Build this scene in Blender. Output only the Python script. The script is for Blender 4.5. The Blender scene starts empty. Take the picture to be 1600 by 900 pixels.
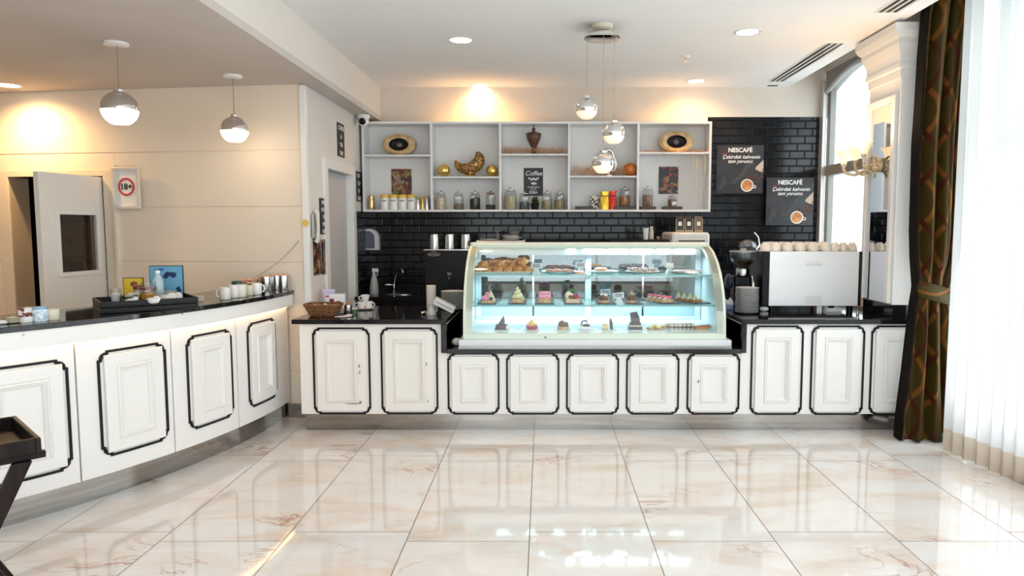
import bpy, bmesh, math, random
from mathutils import Vector, Matrix
PI = math.pi
R = math.radians
random.seed(7)
C = bpy.context.scene.collection
SC = bpy.context.scene

# ------------------------------------------------------------------ camera, world, lights, exposure
F_PX, CAM_H, VPX, PITCH = 1107.85, 1.517, 848.8, 0.08344      # 1600x900 frame
cam_d = bpy.data.cameras.new('camera'); cam = bpy.data.objects.new('camera', cam_d); C.objects.link(cam)
cam.location = (0, 0, CAM_H); cam.rotation_euler = (PI/2 - PITCH, 0, 0)
cam_d.sensor_width = 36; cam_d.lens = 36*F_PX/1600; cam_d.shift_x = -(VPX-800)/1600
cam_d.clip_start = .05; cam_d.clip_end = 200
SC.camera = cam
SC.view_settings.view_transform = 'Standard'; SC.view_settings.look = 'None'
SC.view_settings.gamma = 1; SC.view_settings.use_curve_mapping = False
SC.view_settings.exposure = 0.12
w = bpy.data.worlds.new('daylight'); SC.world = w; w.use_nodes = True
w.node_tree.nodes['Background'].inputs[0].default_value = (0.86, 0.94, 1.0, 1)
w.node_tree.nodes['Background'].inputs[1].default_value = 1.9
SC.cycles.max_bounces = 10; SC.cycles.diffuse_bounces = 4; SC.cycles.glossy_bounces = 5
SC.cycles.transparent_max_bounces = 24; SC.cycles.transmission_bounces = 8
SC.cycles.sample_clamp_indirect = 6; SC.cycles.caustics_reflective = False; SC.cycles.caustics_refractive = False

def area(name, loc, rot, sx, sy, power, col, spread=None):
    d = bpy.data.lights.new(name, 'AREA'); d.shape = 'RECTANGLE'; d.size = sx; d.size_y = sy
    d.energy = power; d.color = col
    if spread: d.spread = spread
    o = bpy.data.objects.new(name, d); C.objects.link(o); o.location = loc; o.rotation_euler = rot
    return o
# daylight through the glazed rear of the room (behind the camera) and through the curtained side window
area('rear_window_daylight', (.4, -4.0, 1.55), (R(105), 0, 0), 5.0, 2.5, 60, (.96, .98, 1))
area('rear_overhead_fill', (-.2, -1.2, 2.95), (0, 0, 0), 3.4, 4.2, 180, (.97, .985, 1))  # unseen fill light added overhead to brighten the counter fronts
area('side_window_daylight', (3.4, 1.9, 1.6), (0, R(90+18), 0), 2.8, 6.4, 165, (.93, .97, 1))
area('corner_window_daylight', (3.1, 6.6, 1.9), (0, R(90), 0), 1.9, 1.4, 15, (.9, .96, 1))

# ------------------------------------------------------------------ measuring helpers
cp, sp = math.cos(PITCH), math.sin(PITCH)
def XA(px, Y, z): return (px-VPX)*(Y*cp+(CAM_H-z)*sp)/F_PX
def ZA(py, Y): return CAM_H - Y*math.tan(PITCH+math.atan((py-450)/F_PX))
def YA(py, z): return (CAM_H-z)/math.tan(PITCH+math.atan((py-450)/F_PX))
def at(px, py, Y):
    z = ZA(py, Y); return Vector((XA(px, Y, z), Y, z))
ORD = ['first','second','third','fourth','fifth','sixth','seventh','eighth','ninth','tenth','eleventh','twelfth','thirteenth','fourteenth','fifteenth','sixteenth','seventeenth','eighteenth']

# ------------------------------------------------------------------ materials
MATS = {}
def mat(name, col=(.8,.8,.8), rough=.5, metal=0, emit=0, ecol=None, coat=0, spec=.5, trans=0, alpha=1):
    if name in MATS: return MATS[name]
    m = bpy.data.materials.new(name); m.use_nodes = True; b = m.node_tree.nodes['Principled BSDF']
    b.inputs['Base Color'].default_value = (*col, 1); b.inputs['Roughness'].default_value = rough
    b.inputs['Metallic'].default_value = metal; b.inputs['Coat Weight'].default_value = coat
    b.inputs['Specular IOR Level'].default_value = spec
    b.inputs['Transmission Weight'].default_value = trans
    b.inputs['Alpha'].default_value = alpha
    if emit:
        b.inputs['Emission Color'].default_value = (*(ecol or col), 1); b.inputs['Emission Strength'].default_value = emit
    MATS[name] = m; return m
def nodes(m): return m.node_tree.nodes, m.node_tree.links, m.node_tree.nodes['Principled BSDF']
def math_node(N, L, op, a, b=None, c=None):
    n = N.new('ShaderNodeMath'); n.operation = op
    for i, v in enumerate((a, b, c)):
        if v is None: continue
        if isinstance(v, (int, float)): n.inputs[i].default_value = v
        else: L.new(v, n.inputs[i])
    return n.outputs[0]
def vary(m, c1, c2, scale=8, detail=4, bump=0, stretch=(1,1,1), rough=None, coord='Object', lo=.35, hi=.65, dist=0.01):
    """noise mix between two colours, with optional bump"""
    N, L, b = nodes(m)
    tc = N.new('ShaderNodeTexCoord'); mp = N.new('ShaderNodeMapping'); mp.inputs['Scale'].default_value = stretch
    L.new(tc.outputs[coord], mp.inputs[0])
    n = N.new('ShaderNodeTexNoise'); n.inputs['Scale'].default_value = scale; n.inputs['Detail'].default_value = detail
    L.new(mp.outputs[0], n.inputs['Vector'])
    r = N.new('ShaderNodeValToRGB'); r.color_ramp.elements[0].position = lo; r.color_ramp.elements[1].position = hi
    r.color_ramp.elements[0].color = (*c1, 1); r.color_ramp.elements[1].color = (*c2, 1)
    L.new(n.outputs['Fac'], r.inputs[0]); L.new(r.outputs[0], b.inputs['Base Color'])
    if bump:
        bp = N.new('ShaderNodeBump'); bp.inputs['Strength'].default_value = bump; bp.inputs['Distance'].default_value = dist
        L.new(n.outputs['Fac'], bp.inputs['Height']); L.new(bp.outputs[0], b.inputs['Normal'])
    return m
M = {}
M['white'] = mat('white_lacquer', (.80, .79, .775), .32)
M['white_warm'] = mat('cream_white_lacquer', (.79, .765, .73), .35)
M['ceil'] = vary(mat('ceiling_paint', (.87,.87,.87), .9), (.865,.87,.875), (.88,.88,.88), 3)
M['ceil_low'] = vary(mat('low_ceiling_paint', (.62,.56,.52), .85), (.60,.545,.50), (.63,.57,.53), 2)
M['beam'] = mat('beam_paint', (.78,.72,.66), .85)
M['upper'] = vary(mat('cream_wall_paint', (.66,.60,.54), .85), (.65,.59,.53), (.68,.62,.555), 4)
M['panel'] = vary(mat('cream_wall_panel', (.78,.70,.60), .6), (.80,.70,.585), (.83,.735,.62), 1.5)
M['side'] = vary(mat('side_wall_paint', (.70,.665,.635), .8), (.69,.655,.625), (.715,.68,.65), 3)
M['granite'] = vary(mat('black_granite', (.008,.008,.009), .09, spec=.35), (.004,.004,.005), (.013,.013,.014), 300, 2)
M['black'] = mat('black_lacquer', (.004,.004,.0045), .3, spec=.18)
M['blackmatte'] = mat('black_plastic', (.006,.006,.0065), .45, spec=.25)
M['trim'] = mat('black_trim', (.006,.006,.007), .35, spec=.25)
M['steel'] = mat('polished_steel', (.62,.61,.60), .18, 1)
M['chrome'] = mat('chrome', (.78,.77,.76), .045, 1)
M['granite_ledge'] = vary(mat('black_granite_ledge', (.008,.008,.009), .05, spec=.5), (.006,.006,.006), (.016,.016,.016), 300, 2)
M['toe'] = vary(mat('brushed_steel', (.40,.38,.36), .13, 1), (.34,.32,.30), (.43,.41,.39), 6, 3, stretch=(.3,.3,6))
M['white_ceramic'] = mat('white_ceramic', (.83,.82,.80), .15, coat=.3)
M['paper'] = mat('white_paper', (.82,.82,.82), .7)
M['grey'] = mat('grey_lacquer', (.42,.42,.43), .5)
M['darkroom'] = mat('room_darkness', (.02,.012,.01), .8)  # near-black wall colour carries the darkness of the unlit store room
M['gold'] = mat('gold_glass', (.80,.55,.16), .16, .85)
M['copper'] = mat('orange_lacquer_ball', (.62,.17,.03), .25, .35)
M['brass'] = vary(mat('cream_gilt', (.70,.56,.36), .35, .1), (.42,.27,.12), (.80,.68,.48), 60, 3)
def thin_glass(name, tint=(.96,.99,.98), refl=.045, rough=.01):
    m = bpy.data.materials.new(name); m.use_nodes = True; N = m.node_tree.nodes; L = m.node_tree.links
    N.remove(N['Principled BSDF']); out = N['Material Output']
    t = N.new('ShaderNodeBsdfTransparent'); t.inputs[0].default_value = (*tint, 1)
    g = N.new('ShaderNodeBsdfGlossy'); g.inputs['Roughness'].default_value = rough
    lw = N.new('ShaderNodeLayerWeight'); lw.inputs[0].default_value = .5
    f = math_node(N, L, 'MULTIPLY_ADD', math_node(N, L, 'POWER', lw.outputs['Facing'], 4.0), .6, refl)
    x = N.new('ShaderNodeMixShader'); L.new(f, x.inputs[0]); L.new(t.outputs[0], x.inputs[1]); L.new(g.outputs[0], x.inputs[2])
    L.new(x.outputs[0], out.inputs[0]); return m
M['glass'] = thin_glass('clear_glass')
M['shelfglass'] = thin_glass('green_edge_glass', (.80,.93,.90), .04)
M['paneglass'] = thin_glass('sliding_pane_glass', (.72,.82,.88), .16)
M['jarglass'] = thin_glass('jar_glass', (.86,.88,.88), .06)
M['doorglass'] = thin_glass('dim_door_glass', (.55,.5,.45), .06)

def floor_mat():
    m = mat('marble_tiles', (.78,.72,.66), .07); N, L, b = nodes(m)
    tc = N.new('ShaderNodeTexCoord'); sx = N.new('ShaderNodeSeparateXYZ'); L.new(tc.outputs['Object'], sx.inputs[0])
    u = math_node(N, L, 'DIVIDE', math_node(N, L, 'SUBTRACT', sx.outputs[0], -1.268), .6)
    cu = math_node(N, L, 'FLOOR', u); fu = math_node(N, L, 'SUBTRACT', u, cu)
    par = math_node(N, L, 'FLOORED_MODULO', cu, 2.0)
    v0 = math_node(N, L, 'SUBTRACT', sx.outputs[1], 4.645)
    v = math_node(N, L, 'DIVIDE', math_node(N, L, 'MULTIPLY_ADD', par, .108, v0), 1.2)
    cv = math_node(N, L, 'FLOOR', v); fv = math_node(N, L, 'SUBTRACT', v, cv)
    def edge(f, size):
        d = math_node(N, L, 'MINIMUM', f, math_node(N, L, 'SUBTRACT', 1.0, f))
        return math_node(N, L, 'LESS_THAN', math_node(N, L, 'MULTIPLY', d, size), .0024)
    grout = math_node(N, L, 'MAXIMUM', edge(fu, .6), edge(fv, 1.2))
    cb = N.new('ShaderNodeCombineXYZ'); L.new(cu, cb.inputs[0]); L.new(cv, cb.inputs[1])
    wn = N.new('ShaderNodeTexWhiteNoise'); wn.noise_dimensions = '3D'; L.new(cb.outputs[0], wn.inputs['Vector'])
    off = N.new('ShaderNodeVectorMath'); off.operation = 'MULTIPLY'; L.new(wn.outputs['Color'], off.inputs[0]); off.inputs[1].default_value = (9, 9, 9)
    vec = N.new('ShaderNodeVectorMath'); L.new(tc.outputs['Object'], vec.inputs[0]); L.new(off.outputs[0], vec.inputs[1])
    def noise(scale, detail, dist, stretch=(1,1,1), rough=.6):
        mp = N.new('ShaderNodeMapping'); mp.inputs['Scale'].default_value = stretch; mp.inputs['Rotation'].default_value = (0,0,.5)
        L.new(vec.outputs[0], mp.inputs[0])
        n = N.new('ShaderNodeTexNoise'); n.inputs['Scale'].default_value = scale; n.inputs['Detail'].default_value = detail
        n.inputs['Distortion'].default_value = dist; n.inputs['Roughness'].default_value = rough
        L.new(mp.outputs[0], n.inputs['Vector']); return n.outputs['Fac']
    def ramp(f, stops):
        r = N.new('ShaderNodeValToRGB'); e = r.color_ramp.elements
        e[0].position, e[0].color = stops[0][0], (*stops[0][1], 1); e[1].position, e[1].color = stops[-1][0], (*stops[-1][1], 1)
        for p, c in stops[1:-1]:
            k = e.new(p); k.color = (*c, 1)
        L.new(f, r.inputs[0]); return r.outputs[0]
    def mix(f, a, c, mode='MIX'):
        x = N.new('ShaderNodeMix'); x.data_type = 'RGBA'; x.blend_type = mode
        (L.new(f, x.inputs[0]) if not isinstance(f, float) else setattr(x.inputs[0], 'default_value', f))
        for s, i in ((a, 6), (c, 7)):
            if isinstance(s, tuple): x.inputs[i].default_value = (*s, 1)
            else: L.new(s, x.inputs[i])
        return x.outputs[2]
    base = ramp(noise(1.6, 5, .6, (1, 2.2, 1)), [(.30, (.64,.55,.46)), (.42, (.71,.65,.60)), (.56, (.74,.72,.70)), (.75, (.72,.71,.70))])
    # rust veins : thin bands where a distorted noise crosses its middle, only in some patches
    a = noise(1.5, 6, 1.6, (1, 2.0, 1), .62)
    vein = math_node(N, L, 'SUBTRACT', 1.0, math_node(N, L, 'MULTIPLY', math_node(N, L, 'ABSOLUTE', math_node(N, L, 'SUBTRACT', a, .5)), 38))
    vein = math_node(N, L, 'MAXIMUM', vein, 0.0)
    patch = ramp(noise(1.3, 2, 0), [(.56, (0,0,0)), (.66, (1,1,1))])
    patch2 = ramp(noise(1.15, 4, .8, (1, 2.5, 1)), [(.56, (0,0,0)), (.68, (1,1,1))])
    vf = math_node(N, L, 'MULTIPLY', vein, patch)
    col = mix(math_node(N, L, 'MULTIPLY', patch2, .42), base, (.68,.47,.31))
    col = mix(math_node(N, L, 'MULTIPLY', vf, .85), col, (.40,.17,.08))
    col = mix(grout, col, (.13,.11,.10))
    L.new(col, b.inputs['Base Color'])
    rg = math_node(N, L, 'MULTIPLY_ADD', grout, .4, .045); L.new(rg, b.inputs['Roughness'])
    b.inputs['IOR'].default_value = 1.55
    return m
M['floor'] = floor_mat()
def tile_mat():
    m = mat('black_subway_tiles', (.006,.006,.008), .12, spec=.3); N, L, b = nodes(m)
    tc = N.new('ShaderNodeTexCoord'); sx = N.new('ShaderNodeSeparateXYZ'); L.new(tc.outputs['Object'], sx.inputs[0])
    s = math_node(N, L, 'ADD', sx.outputs[0], sx.outputs[1])
    cb = N.new('ShaderNodeCombineXYZ'); L.new(s, cb.inputs[0]); L.new(sx.outputs[2], cb.inputs[1])
    br = N.new('ShaderNodeTexBrick'); br.inputs['Scale'].default_value = 1; br.inputs['Brick Width'].default_value = .155
    br.inputs['Row Height'].default_value = .0775; br.inputs['Mortar Size'].default_value = .009; br.inputs['Mortar Smooth'].default_value = .9
    br.inputs['Color1'].default_value = (.006,.0065,.009,1); br.inputs['Color2'].default_value = (.010,.011,.014,1); br.inputs['Mortar'].default_value = (.004,.004,.004,1)
    L.new(cb.outputs[0], br.inputs['Vector']); L.new(br.outputs['Color'], b.inputs['Base Color'])
    bp = N.new('ShaderNodeBump'); bp.invert = True; bp.inputs['Strength'].default_value = 1; bp.inputs['Distance'].default_value = .006
    L.new(br.outputs['Fac'], bp.inputs['Height']); L.new(bp.outputs[0], b.inputs['Normal'])
    return m
M['tile'] = tile_mat()
def drape_mat():
    m = mat('ogee_drape_fabric', (.06,.035,.01), .55); N, L, b = nodes(m)
    tc = N.new('ShaderNodeTexCoord'); sx = N.new('ShaderNodeSeparateXYZ'); L.new(tc.outputs['UV'], sx.inputs[0])
    u, v = sx.outputs[0], sx.outputs[1]                 # u in m across flattened cloth, v in m up
    def band(period, amp, ph, width, wl=.62):
        s = math_node(N, L, 'SINE', math_node(N, L, 'MULTIPLY_ADD', v, 2*PI/wl, ph))
        x = math_node(N, L, 'MULTIPLY_ADD', s, amp, u)
        f = math_node(N, L, 'FRACT', math_node(N, L, 'DIVIDE', x, period))
        d = math_node(N, L, 'ABSOLUTE', math_node(N, L, 'SUBTRACT', f, .5))
        return math_node(N, L, 'LESS_THAN', d, width)
    def mix(f, a, c):
        x = N.new('ShaderNodeMix'); x.data_type = 'RGBA'; L.new(f, x.inputs[0])
        for s, i in ((a, 6), (c, 7)):
            if isinstance(s, tuple): x.inputs[i].default_value = (*s, 1)
            else: L.new(s, x.inputs[i])
        return x.outputs[2]
    n = N.new('ShaderNodeTexNoise'); n.inputs['Scale'].default_value = 90; L.new(tc.outputs['UV'], n.inputs['Vector'])
    r = N.new('ShaderNodeValToRGB'); r.color_ramp.elements[0].color = (.030,.020,.003,1); r.color_ramp.elements[1].color = (.052,.034,.005,1)
    L.new(n.outputs['Fac'], r.inputs[0])
    col = mix(band(.17, .042, 0, .062), r.outputs[0], (.15,.055,.008))
    col = mix(band(.17, -.042, 0, .062), col, (.050,.010,.003))
    L.new(col, b.inputs['Base Color']); b.inputs['Specular IOR Level'].default_value = .2; return m
M['drape'] = drape_mat()
def sheer_mat():
    m = bpy.data.materials.new('sheer_voile'); m.use_nodes = True; N = m.node_tree.nodes; L = m.node_tree.links
    N.remove(N['Principled BSDF']); out = N['Material Output']
    tr = N.new('ShaderNodeBsdfTransparent'); tl = N.new('ShaderNodeBsdfTranslucent'); df = N.new('ShaderNodeBsdfDiffuse')
    tl.inputs[0].default_value = (.93,.93,.92,1); df.inputs[0].default_value = (.93,.92,.90,1)
    a = N.new('ShaderNodeMixShader'); a.inputs[0].default_value = .45; L.new(tl.outputs[0], a.inputs[1]); L.new(df.outputs[0], a.inputs[2])
    tc = N.new('ShaderNodeTexCoord'); sx = N.new('ShaderNodeSeparateXYZ'); L.new(tc.outputs['Object'], sx.inputs[0])
    hem = math_node(N, L, 'LESS_THAN', sx.outputs[2], .165)
    cm = N.new('ShaderNodeMix'); cm.data_type = 'RGBA'; L.new(hem, cm.inputs[0]); cm.inputs[6].default_value = (.74,.75,.76,1); cm.inputs[7].default_value = (.60,.51,.42,1)
    L.new(cm.outputs[2], tl.inputs[0]); L.new(cm.outputs[2], df.inputs[0])
    f = math_node(N, L, 'MULTIPLY_ADD', hem, .12, .82)
    x = N.new('ShaderNodeMixShader'); L.new(f, x.inputs[0]); L.new(tr.outputs[0], x.inputs[1]); L.new(a.outputs[0], x.inputs[2])
    L.new(x.outputs[0], out.inputs[0]); return m
M['sheer'] = sheer_mat()

# ------------------------------------------------------------------ mesh builder
class MB:
    def __init__(s): s.v = []; s.f = []; s.M = Matrix.Identity(4)
    def add(s, vs, fs):
        b = len(s.v); s.v += [tuple(s.M @ Vector(p)) for p in vs]; s.f += [tuple(i+b for i in f) for f in fs]; return s
    def box(s, x0, x1, y0, y1, z0, z1):
        return s.add([(x0,y0,z0),(x1,y0,z0),(x1,y1,z0),(x0,y1,z0),(x0,y0,z1),(x1,y0,z1),(x1,y1,z1),(x0,y1,z1)],
                     [(0,3,2,1),(4,5,6,7),(0,1,5,4),(1,2,6,5),(2,3,7,6),(3,0,4,7)])
    def loft(s, loops, cap0=True, cap1=True, closed=True):
        n = len(loops[0]); vs = [p for l in loops for p in l]; fs = []
        for k in range(len(loops)-1):
            for i in range(n if closed else n-1):
                j = (i+1) % n; fs.append((k*n+i, k*n+j, (k+1)*n+j, (k+1)*n+i))
        if cap0: fs.append(tuple(range(n-1, -1, -1)))
        if cap1: fs.append(tuple((len(loops)-1)*n+i for i in range(n)))
        return s.add(vs, fs)
    def lathe(s, prof, n=24, c=(0,0,0), sx=1, sy=1, caps=True):
        loops = [[(c[0]+r*sx*math.cos(2*PI*i/n), c[1]+r*sy*math.sin(2*PI*i/n), c[2]+z) for i in range(n)] for r, z in prof]
        return s.loft(loops, caps, caps)
    def sphere(s, c, r, sc=(1,1,1), n=16, m=10, a0=-PI/2, a1=PI/2):
        prof = [(max(1e-4, math.cos(a0+(a1-a0)*k/m)), math.sin(a0+(a1-a0)*k/m)) for k in range(m+1)]
        loops = [[(c[0]+r*sc[0]*q*math.cos(2*PI*i/n), c[1]+r*sc[1]*q*math.sin(2*PI*i/n), c[2]+r*sc[2]*h) for i in range(n)] for q, h in prof]
        return s.loft(loops)
    def tube(s, pts, r, n=8, closed=False, radii=None):
        P = [Vector(p) for p in pts]; loops = []; prev = None; N_ = len(P)
        for i, p in enumerate(P):
            a = P[(i-1) % N_] if (i or closed) else p; b = P[(i+1) % N_] if (i < N_-1 or closed) else p
            t = (b-a).normalized()
            if prev is None:
                up = Vector((0,0,1)) if abs(t.z) < .9 else Vector((1,0,0)); nx = t.cross(up).normalized()
            else: nx = (prev - t*prev.dot(t)).normalized()
            prev = nx; ny = t.cross(nx); rr = radii[i] if radii else r
            loops.append([tuple(p + nx*rr*math.cos(2*PI*k/n) + ny*rr*math.sin(2*PI*k/n)) for k in range(n)])
        if closed: loops.append(loops[0])
        return s.loft(loops, not closed, not closed)
    def prism(s, poly, d0, d1, axis='y'):
        def P(a, b, d): return {'y': (a, d, b), 'z': (a, b, d), 'x': (d, a, b)}[axis]
        return s.loft([[P(a, b, d0) for a, b in poly], [P(a, b, d1) for a, b in poly]])
    def build(s, name, m, parent=None, smooth=True, bevel=0, seg=2, angle=38, subsurf=0, **tags):
        me = bpy.data.meshes.new(name); me.from_pydata(s.v, [], s.f)
        bm = bmesh.new(); bm.from_mesh(me); bmesh.ops.recalc_face_normals(bm, faces=bm.faces); bm.to_mesh(me); bm.free()
        if isinstance(m, str): m = M[m]
        me.materials.append(m)
        if smooth:
            for p in me.polygons: p.use_smooth = True
            me.set_sharp_from_angle(angle=R(angle))
        o = bpy.data.objects.new(name, me); C.objects.link(o)
        if bevel:
            b = o.modifiers.new('bevel', 'BEVEL'); b.width = bevel; b.segments = seg; b.limit_method = 'ANGLE'; b.angle_limit = R(35)
        if subsurf:
            q = o.modifiers.new('sub', 'SUBSURF'); q.levels = q.render_levels = subsurf
        if parent: o.parent = parent
        for k, v in tags.items(): o[k] = v
        return o
def thing(name, label, cat, loc=(0,0,0), rotz=0, group=None):
    o = bpy.data.objects.new(name, None); C.objects.link(o); o.location = loc; o.rotation_euler = (0,0,rotz)
    o.empty_display_size = .05
    o['label'] = label; o['category'] = cat
    if group: o['group'] = group
    return o
def tag(o, label, cat, group=None, kind=None, loc=None):
    o['label'] = label; o['category'] = cat
    if group: o['group'] = group
    if kind: o['kind'] = kind
    if loc: o.location = loc
    return o
def struct(o): o['kind'] = 'structure'; return o
KIDS = {}
def kids(o): return [c for c in bpy.data.objects if c.parent == o]
def copy_tree(o, parent=None):
    c = o.copy(); C.objects.link(c); c.parent = parent
    for ch in kids(o): copy_tree(ch, c)
    return c
def dup(o, loc, label, rotz=None, scale=None, group=None):
    c = copy_tree(o); c.location = loc; c['label'] = label
    if rotz is not None: c.rotation_euler = (0,0,rotz)
    if scale is not None: c.scale = (scale,)*3
    if group: c['group'] = group
    return c
def text(body, size, m, loc, rot=(R(90),0,0), name='lettering', parent=None, shear=0, ext=.0006, align='CENTER', xs=1, offset=0):
    d = bpy.data.curves.new(name, 'FONT'); d.body = body; d.size = size; d.align_x = align; d.align_y = 'CENTER'; d.shear = shear
    d.extrude = ext; d.offset = offset
    tmp = bpy.data.objects.new('tmp', d); C.objects.link(tmp)
    dg = bpy.context.evaluated_depsgraph_get(); me = bpy.data.meshes.new_from_object(tmp.evaluated_get(dg))
    bpy.data.objects.remove(tmp); bpy.data.curves.remove(d)
    o = bpy.data.objects.new(name, me); C.objects.link(o); o.location = loc; o.rotation_euler = rot; o.scale = (xs,1,1)
    me.materials.clear(); me.materials.append(M[m] if isinstance(m, str) else m)
    if parent: o.parent = parent
    return o

# ================================================================== THE SETTING
ZL, ZH = 2.634, 2.98              # low ceiling over the left, high ceiling
XB, XS = -1.69, -1.86             # beam face, side wall of the bar
YB = 7.5                          # back wall
b = MB().box(-7, 3.3, -4.2, 7.7, -.05, 0).build('floor', 'floor', smooth=False); struct(b)
struct(MB().box(XB, 2.54, -4.2, 7.6, ZH, ZH+.06).build('ceiling', 'ceil', smooth=False))
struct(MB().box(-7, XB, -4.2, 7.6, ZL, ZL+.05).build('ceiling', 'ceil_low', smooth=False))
struct(MB().box(XB-.03, XB, -4.2, 7.55, ZL+.05, ZH+.06).build('trim_1', 'beam', smooth=False))
# curtain recess above the side windows
struct(MB().box(2.54, 3.3, -4.2, 7.6, 3.28, 3.32).box(2.54, 2.56, -4.2, 7.55, ZH+.06, 3.28).build('ceiling', mat('recess_paint', (.42,.41,.40), .8), smooth=False))
# back wall : cream band over black tiles
struct(MB().box(XS-.1, 1.712, YB, YB+.12, 2.585, 3.3).box(1.712, 3.0, YB, YB+.12, 2.675, 3.3).build('wall_back', 'upper', smooth=False))
struct(MB().box(XS-.1, 1.712, YB, YB+.1, 0, 2.585).box(1.712, 2.9, YB, YB+.1, 0, 2.675).build('wall_back', 'tile', smooth=False))
struct(MB().box(2.875, 2.915, YB-.09, YB, 0, 3.02).build('trim_2', mat('pale_aluminium', (.62,.62,.61), .35, .5), smooth=False, bevel=.003))
# side wall with the doorway beside the shelves
dy0, dy1, dz = 6.12, 6.93, 2.035
wl = MB().box(XS-.14, XS, 5.62, dy0, 0, ZL).box(XS-.14, XS, dy0, dy1, dz, ZL).box(XS-.14, XS, dy1, YB, 0, ZL)
struct(wl.build('wall_left', 'side', smooth=False))
struct(MB().box(XS, XS+.012, dy1+.10, YB, 0, 1.69).build('wall_left', 'tile', smooth=False))
dj = struct(MB().box(XS-.16, XS+.022, dy0-.085, dy0+.002, 0, dz+.085).box(XS-.16, XS+.022, dy1-.002, dy1+.085, 0, dz+.085)
       .box(XS-.16, XS+.022, dy0+.002, dy1-.002, dz-.002, dz+.085).build('door_2', 'white', smooth=False))
MB().box(XS-.09, XS-.05, dy0+.045, dy1-.004, .01, dz-.005).build('door_leaf', mat('grey_door', (.50,.50,.51), .5), dj, smooth=False, bevel=.003)
MB().box(XS-.15, XS-.13, dy0, dy1, 0, dz).build('gap_shade', 'blackmatte', dj, smooth=False)  # black sheet that paints the shade in the gap beside the leaf
struct(MB().box(XS-.03, XS+.018, 5.585, 5.64, 0, ZL-.01).build('trim_3', 'white', smooth=False, bevel=.004))

# panelled wall on the left, running away at a slant, with the opened door
A = Vector((XS-.03, 5.60, 0)); WD = Vector((-.9905, .1375, 0)).normalized(); WN = Vector((-.1375, -.9905, 0)).normalized()
wang = math.atan2(WD.y, WD.x)
def wallM(u=0, out=0, z=0):
    p = A + WD*u + WN*out; p.z = z
    return Matrix.Translation(p) @ Matrix(((WD.x, WN.x, 0, 0), (WD.y, WN.y, 0, 0), (0, 0, 1, 0), (0, 0, 0, 1)))
U0, U1, UZ = 1.712, 2.59, 1.945      # door opening along the wall
mb = MB(); mb.M = wallM()
mb.box(0, U0, -.1, -.006, 0, ZL); mb.box(U0, U1, -.2, -.006, UZ, ZL); mb.box(U1, 5.4, -.2, -.006, 0, ZL)
gz = [.03, .375, .81, 1.25, 1.69, 2.13, ZL]
for k in range(len(gz)-1):
    z0, z1 = gz[k]+.004, gz[k+1]-.004
    if k == len(gz)-2: z1 = ZL
    if z1 > UZ+.05:
        if z0 < UZ: mb.box(.004, U0-.10, -.006, 0, z0, z1); mb.box(U1+.10, 5.4, -.006, 0, z0, z1); mb.box(U0-.10, U1+.10, -.006, 0, UZ+.05, z1)
        else: mb.box(.004, 5.4, -.006, 0, z0, z1)
    else:
        mb.box(.004, U0-.10, -.006, 0, z0, z1); mb.box(U1+.10, 5.4, -.006, 0, z0, z1)
struct(mb.build('wall_panelled', 'panel', smooth=False, bevel=.002, seg=1))
mb = MB(); mb.M = wallM(); mb.box(0, U0, 0, .012, 0, .115).box(U1, 5.4, 0, .012, 0, .115)
struct(mb.build('baseboard_left', 'toe', smooth=False))
# door frame + open leaf
d1 = thing('door_1', 'cream door standing open in the panelled wall, dark glass pane in its upper half', 'door'); d1['kind'] = 'structure'; del d1['category']
mb = MB(); mb.M = wallM()
mb.box(U0-.10, U0, -.2, .012, 0, UZ+.05).box(U1, U1+.10, -.2, .006, 0, UZ+.05).box(U0, U1, -.2, .006, UZ, UZ+.05)
mb.build('door_frame', mat('cream_door_frame', (.74,.66,.55), .5), d1, smooth=False, bevel=.003)
mb = MB(); mb.M = wallM(); mb.box(1.585, 1.615, 0, .035, 0, 2.03); struct(mb.build('trim_4', 'panel', smooth=False, bevel=.004))
hx = A + WD*(U0+.015); hx.z = 0
fr = Vector((-3.680, 5.24, 0)); ld = (fr-hx).normalized(); ln = Vector((-ld.y, ld.x, 0))      # leaf runs towards the room
LW = .625
if ln.x < 0: ln = -ln
leafM = Matrix.Translation(hx) @ Matrix(((ld.x, ln.x, 0, 0), (ld.y, ln.y, 0, 0), (0, 0, 1, 0), (0, 0, 0, 1)))
wx0, wx1, wz0, wz1 = .09, .46, 1.185, 1.625
mb = MB(); mb.M = leafM
mb.box(0, wx0, -.04, 0, .01, UZ-.01).box(wx1, LW, -.04, 0, .01, UZ-.01).box(wx0, wx1, -.04, 0, .01, wz0).box(wx0, wx1, -.04, 0, wz1, UZ-.01)
mb.build('door_leaf', 'white_warm', d1, smooth=False)
mb = MB(); mb.M = leafM
for a in ((wx0-.035, wx0, wz0-.035, wz1+.035), (wx1, wx1+.035, wz0-.035, wz1+.035), (wx0, wx1, wz0-.035, wz0), (wx0, wx1, wz1, wz1+.035)):
    mb.box(a[0], a[1], -.045, .014, a[2], a[3])
mb.build('pane_frame', 'white', d1, smooth=False, bevel=.003)
mb = MB(); mb.M = leafM; mb.box(wx0, wx1, -.024, -.018, wz0, wz1); mb.build('pane', 'doorglass', d1, smooth=False)
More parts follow.
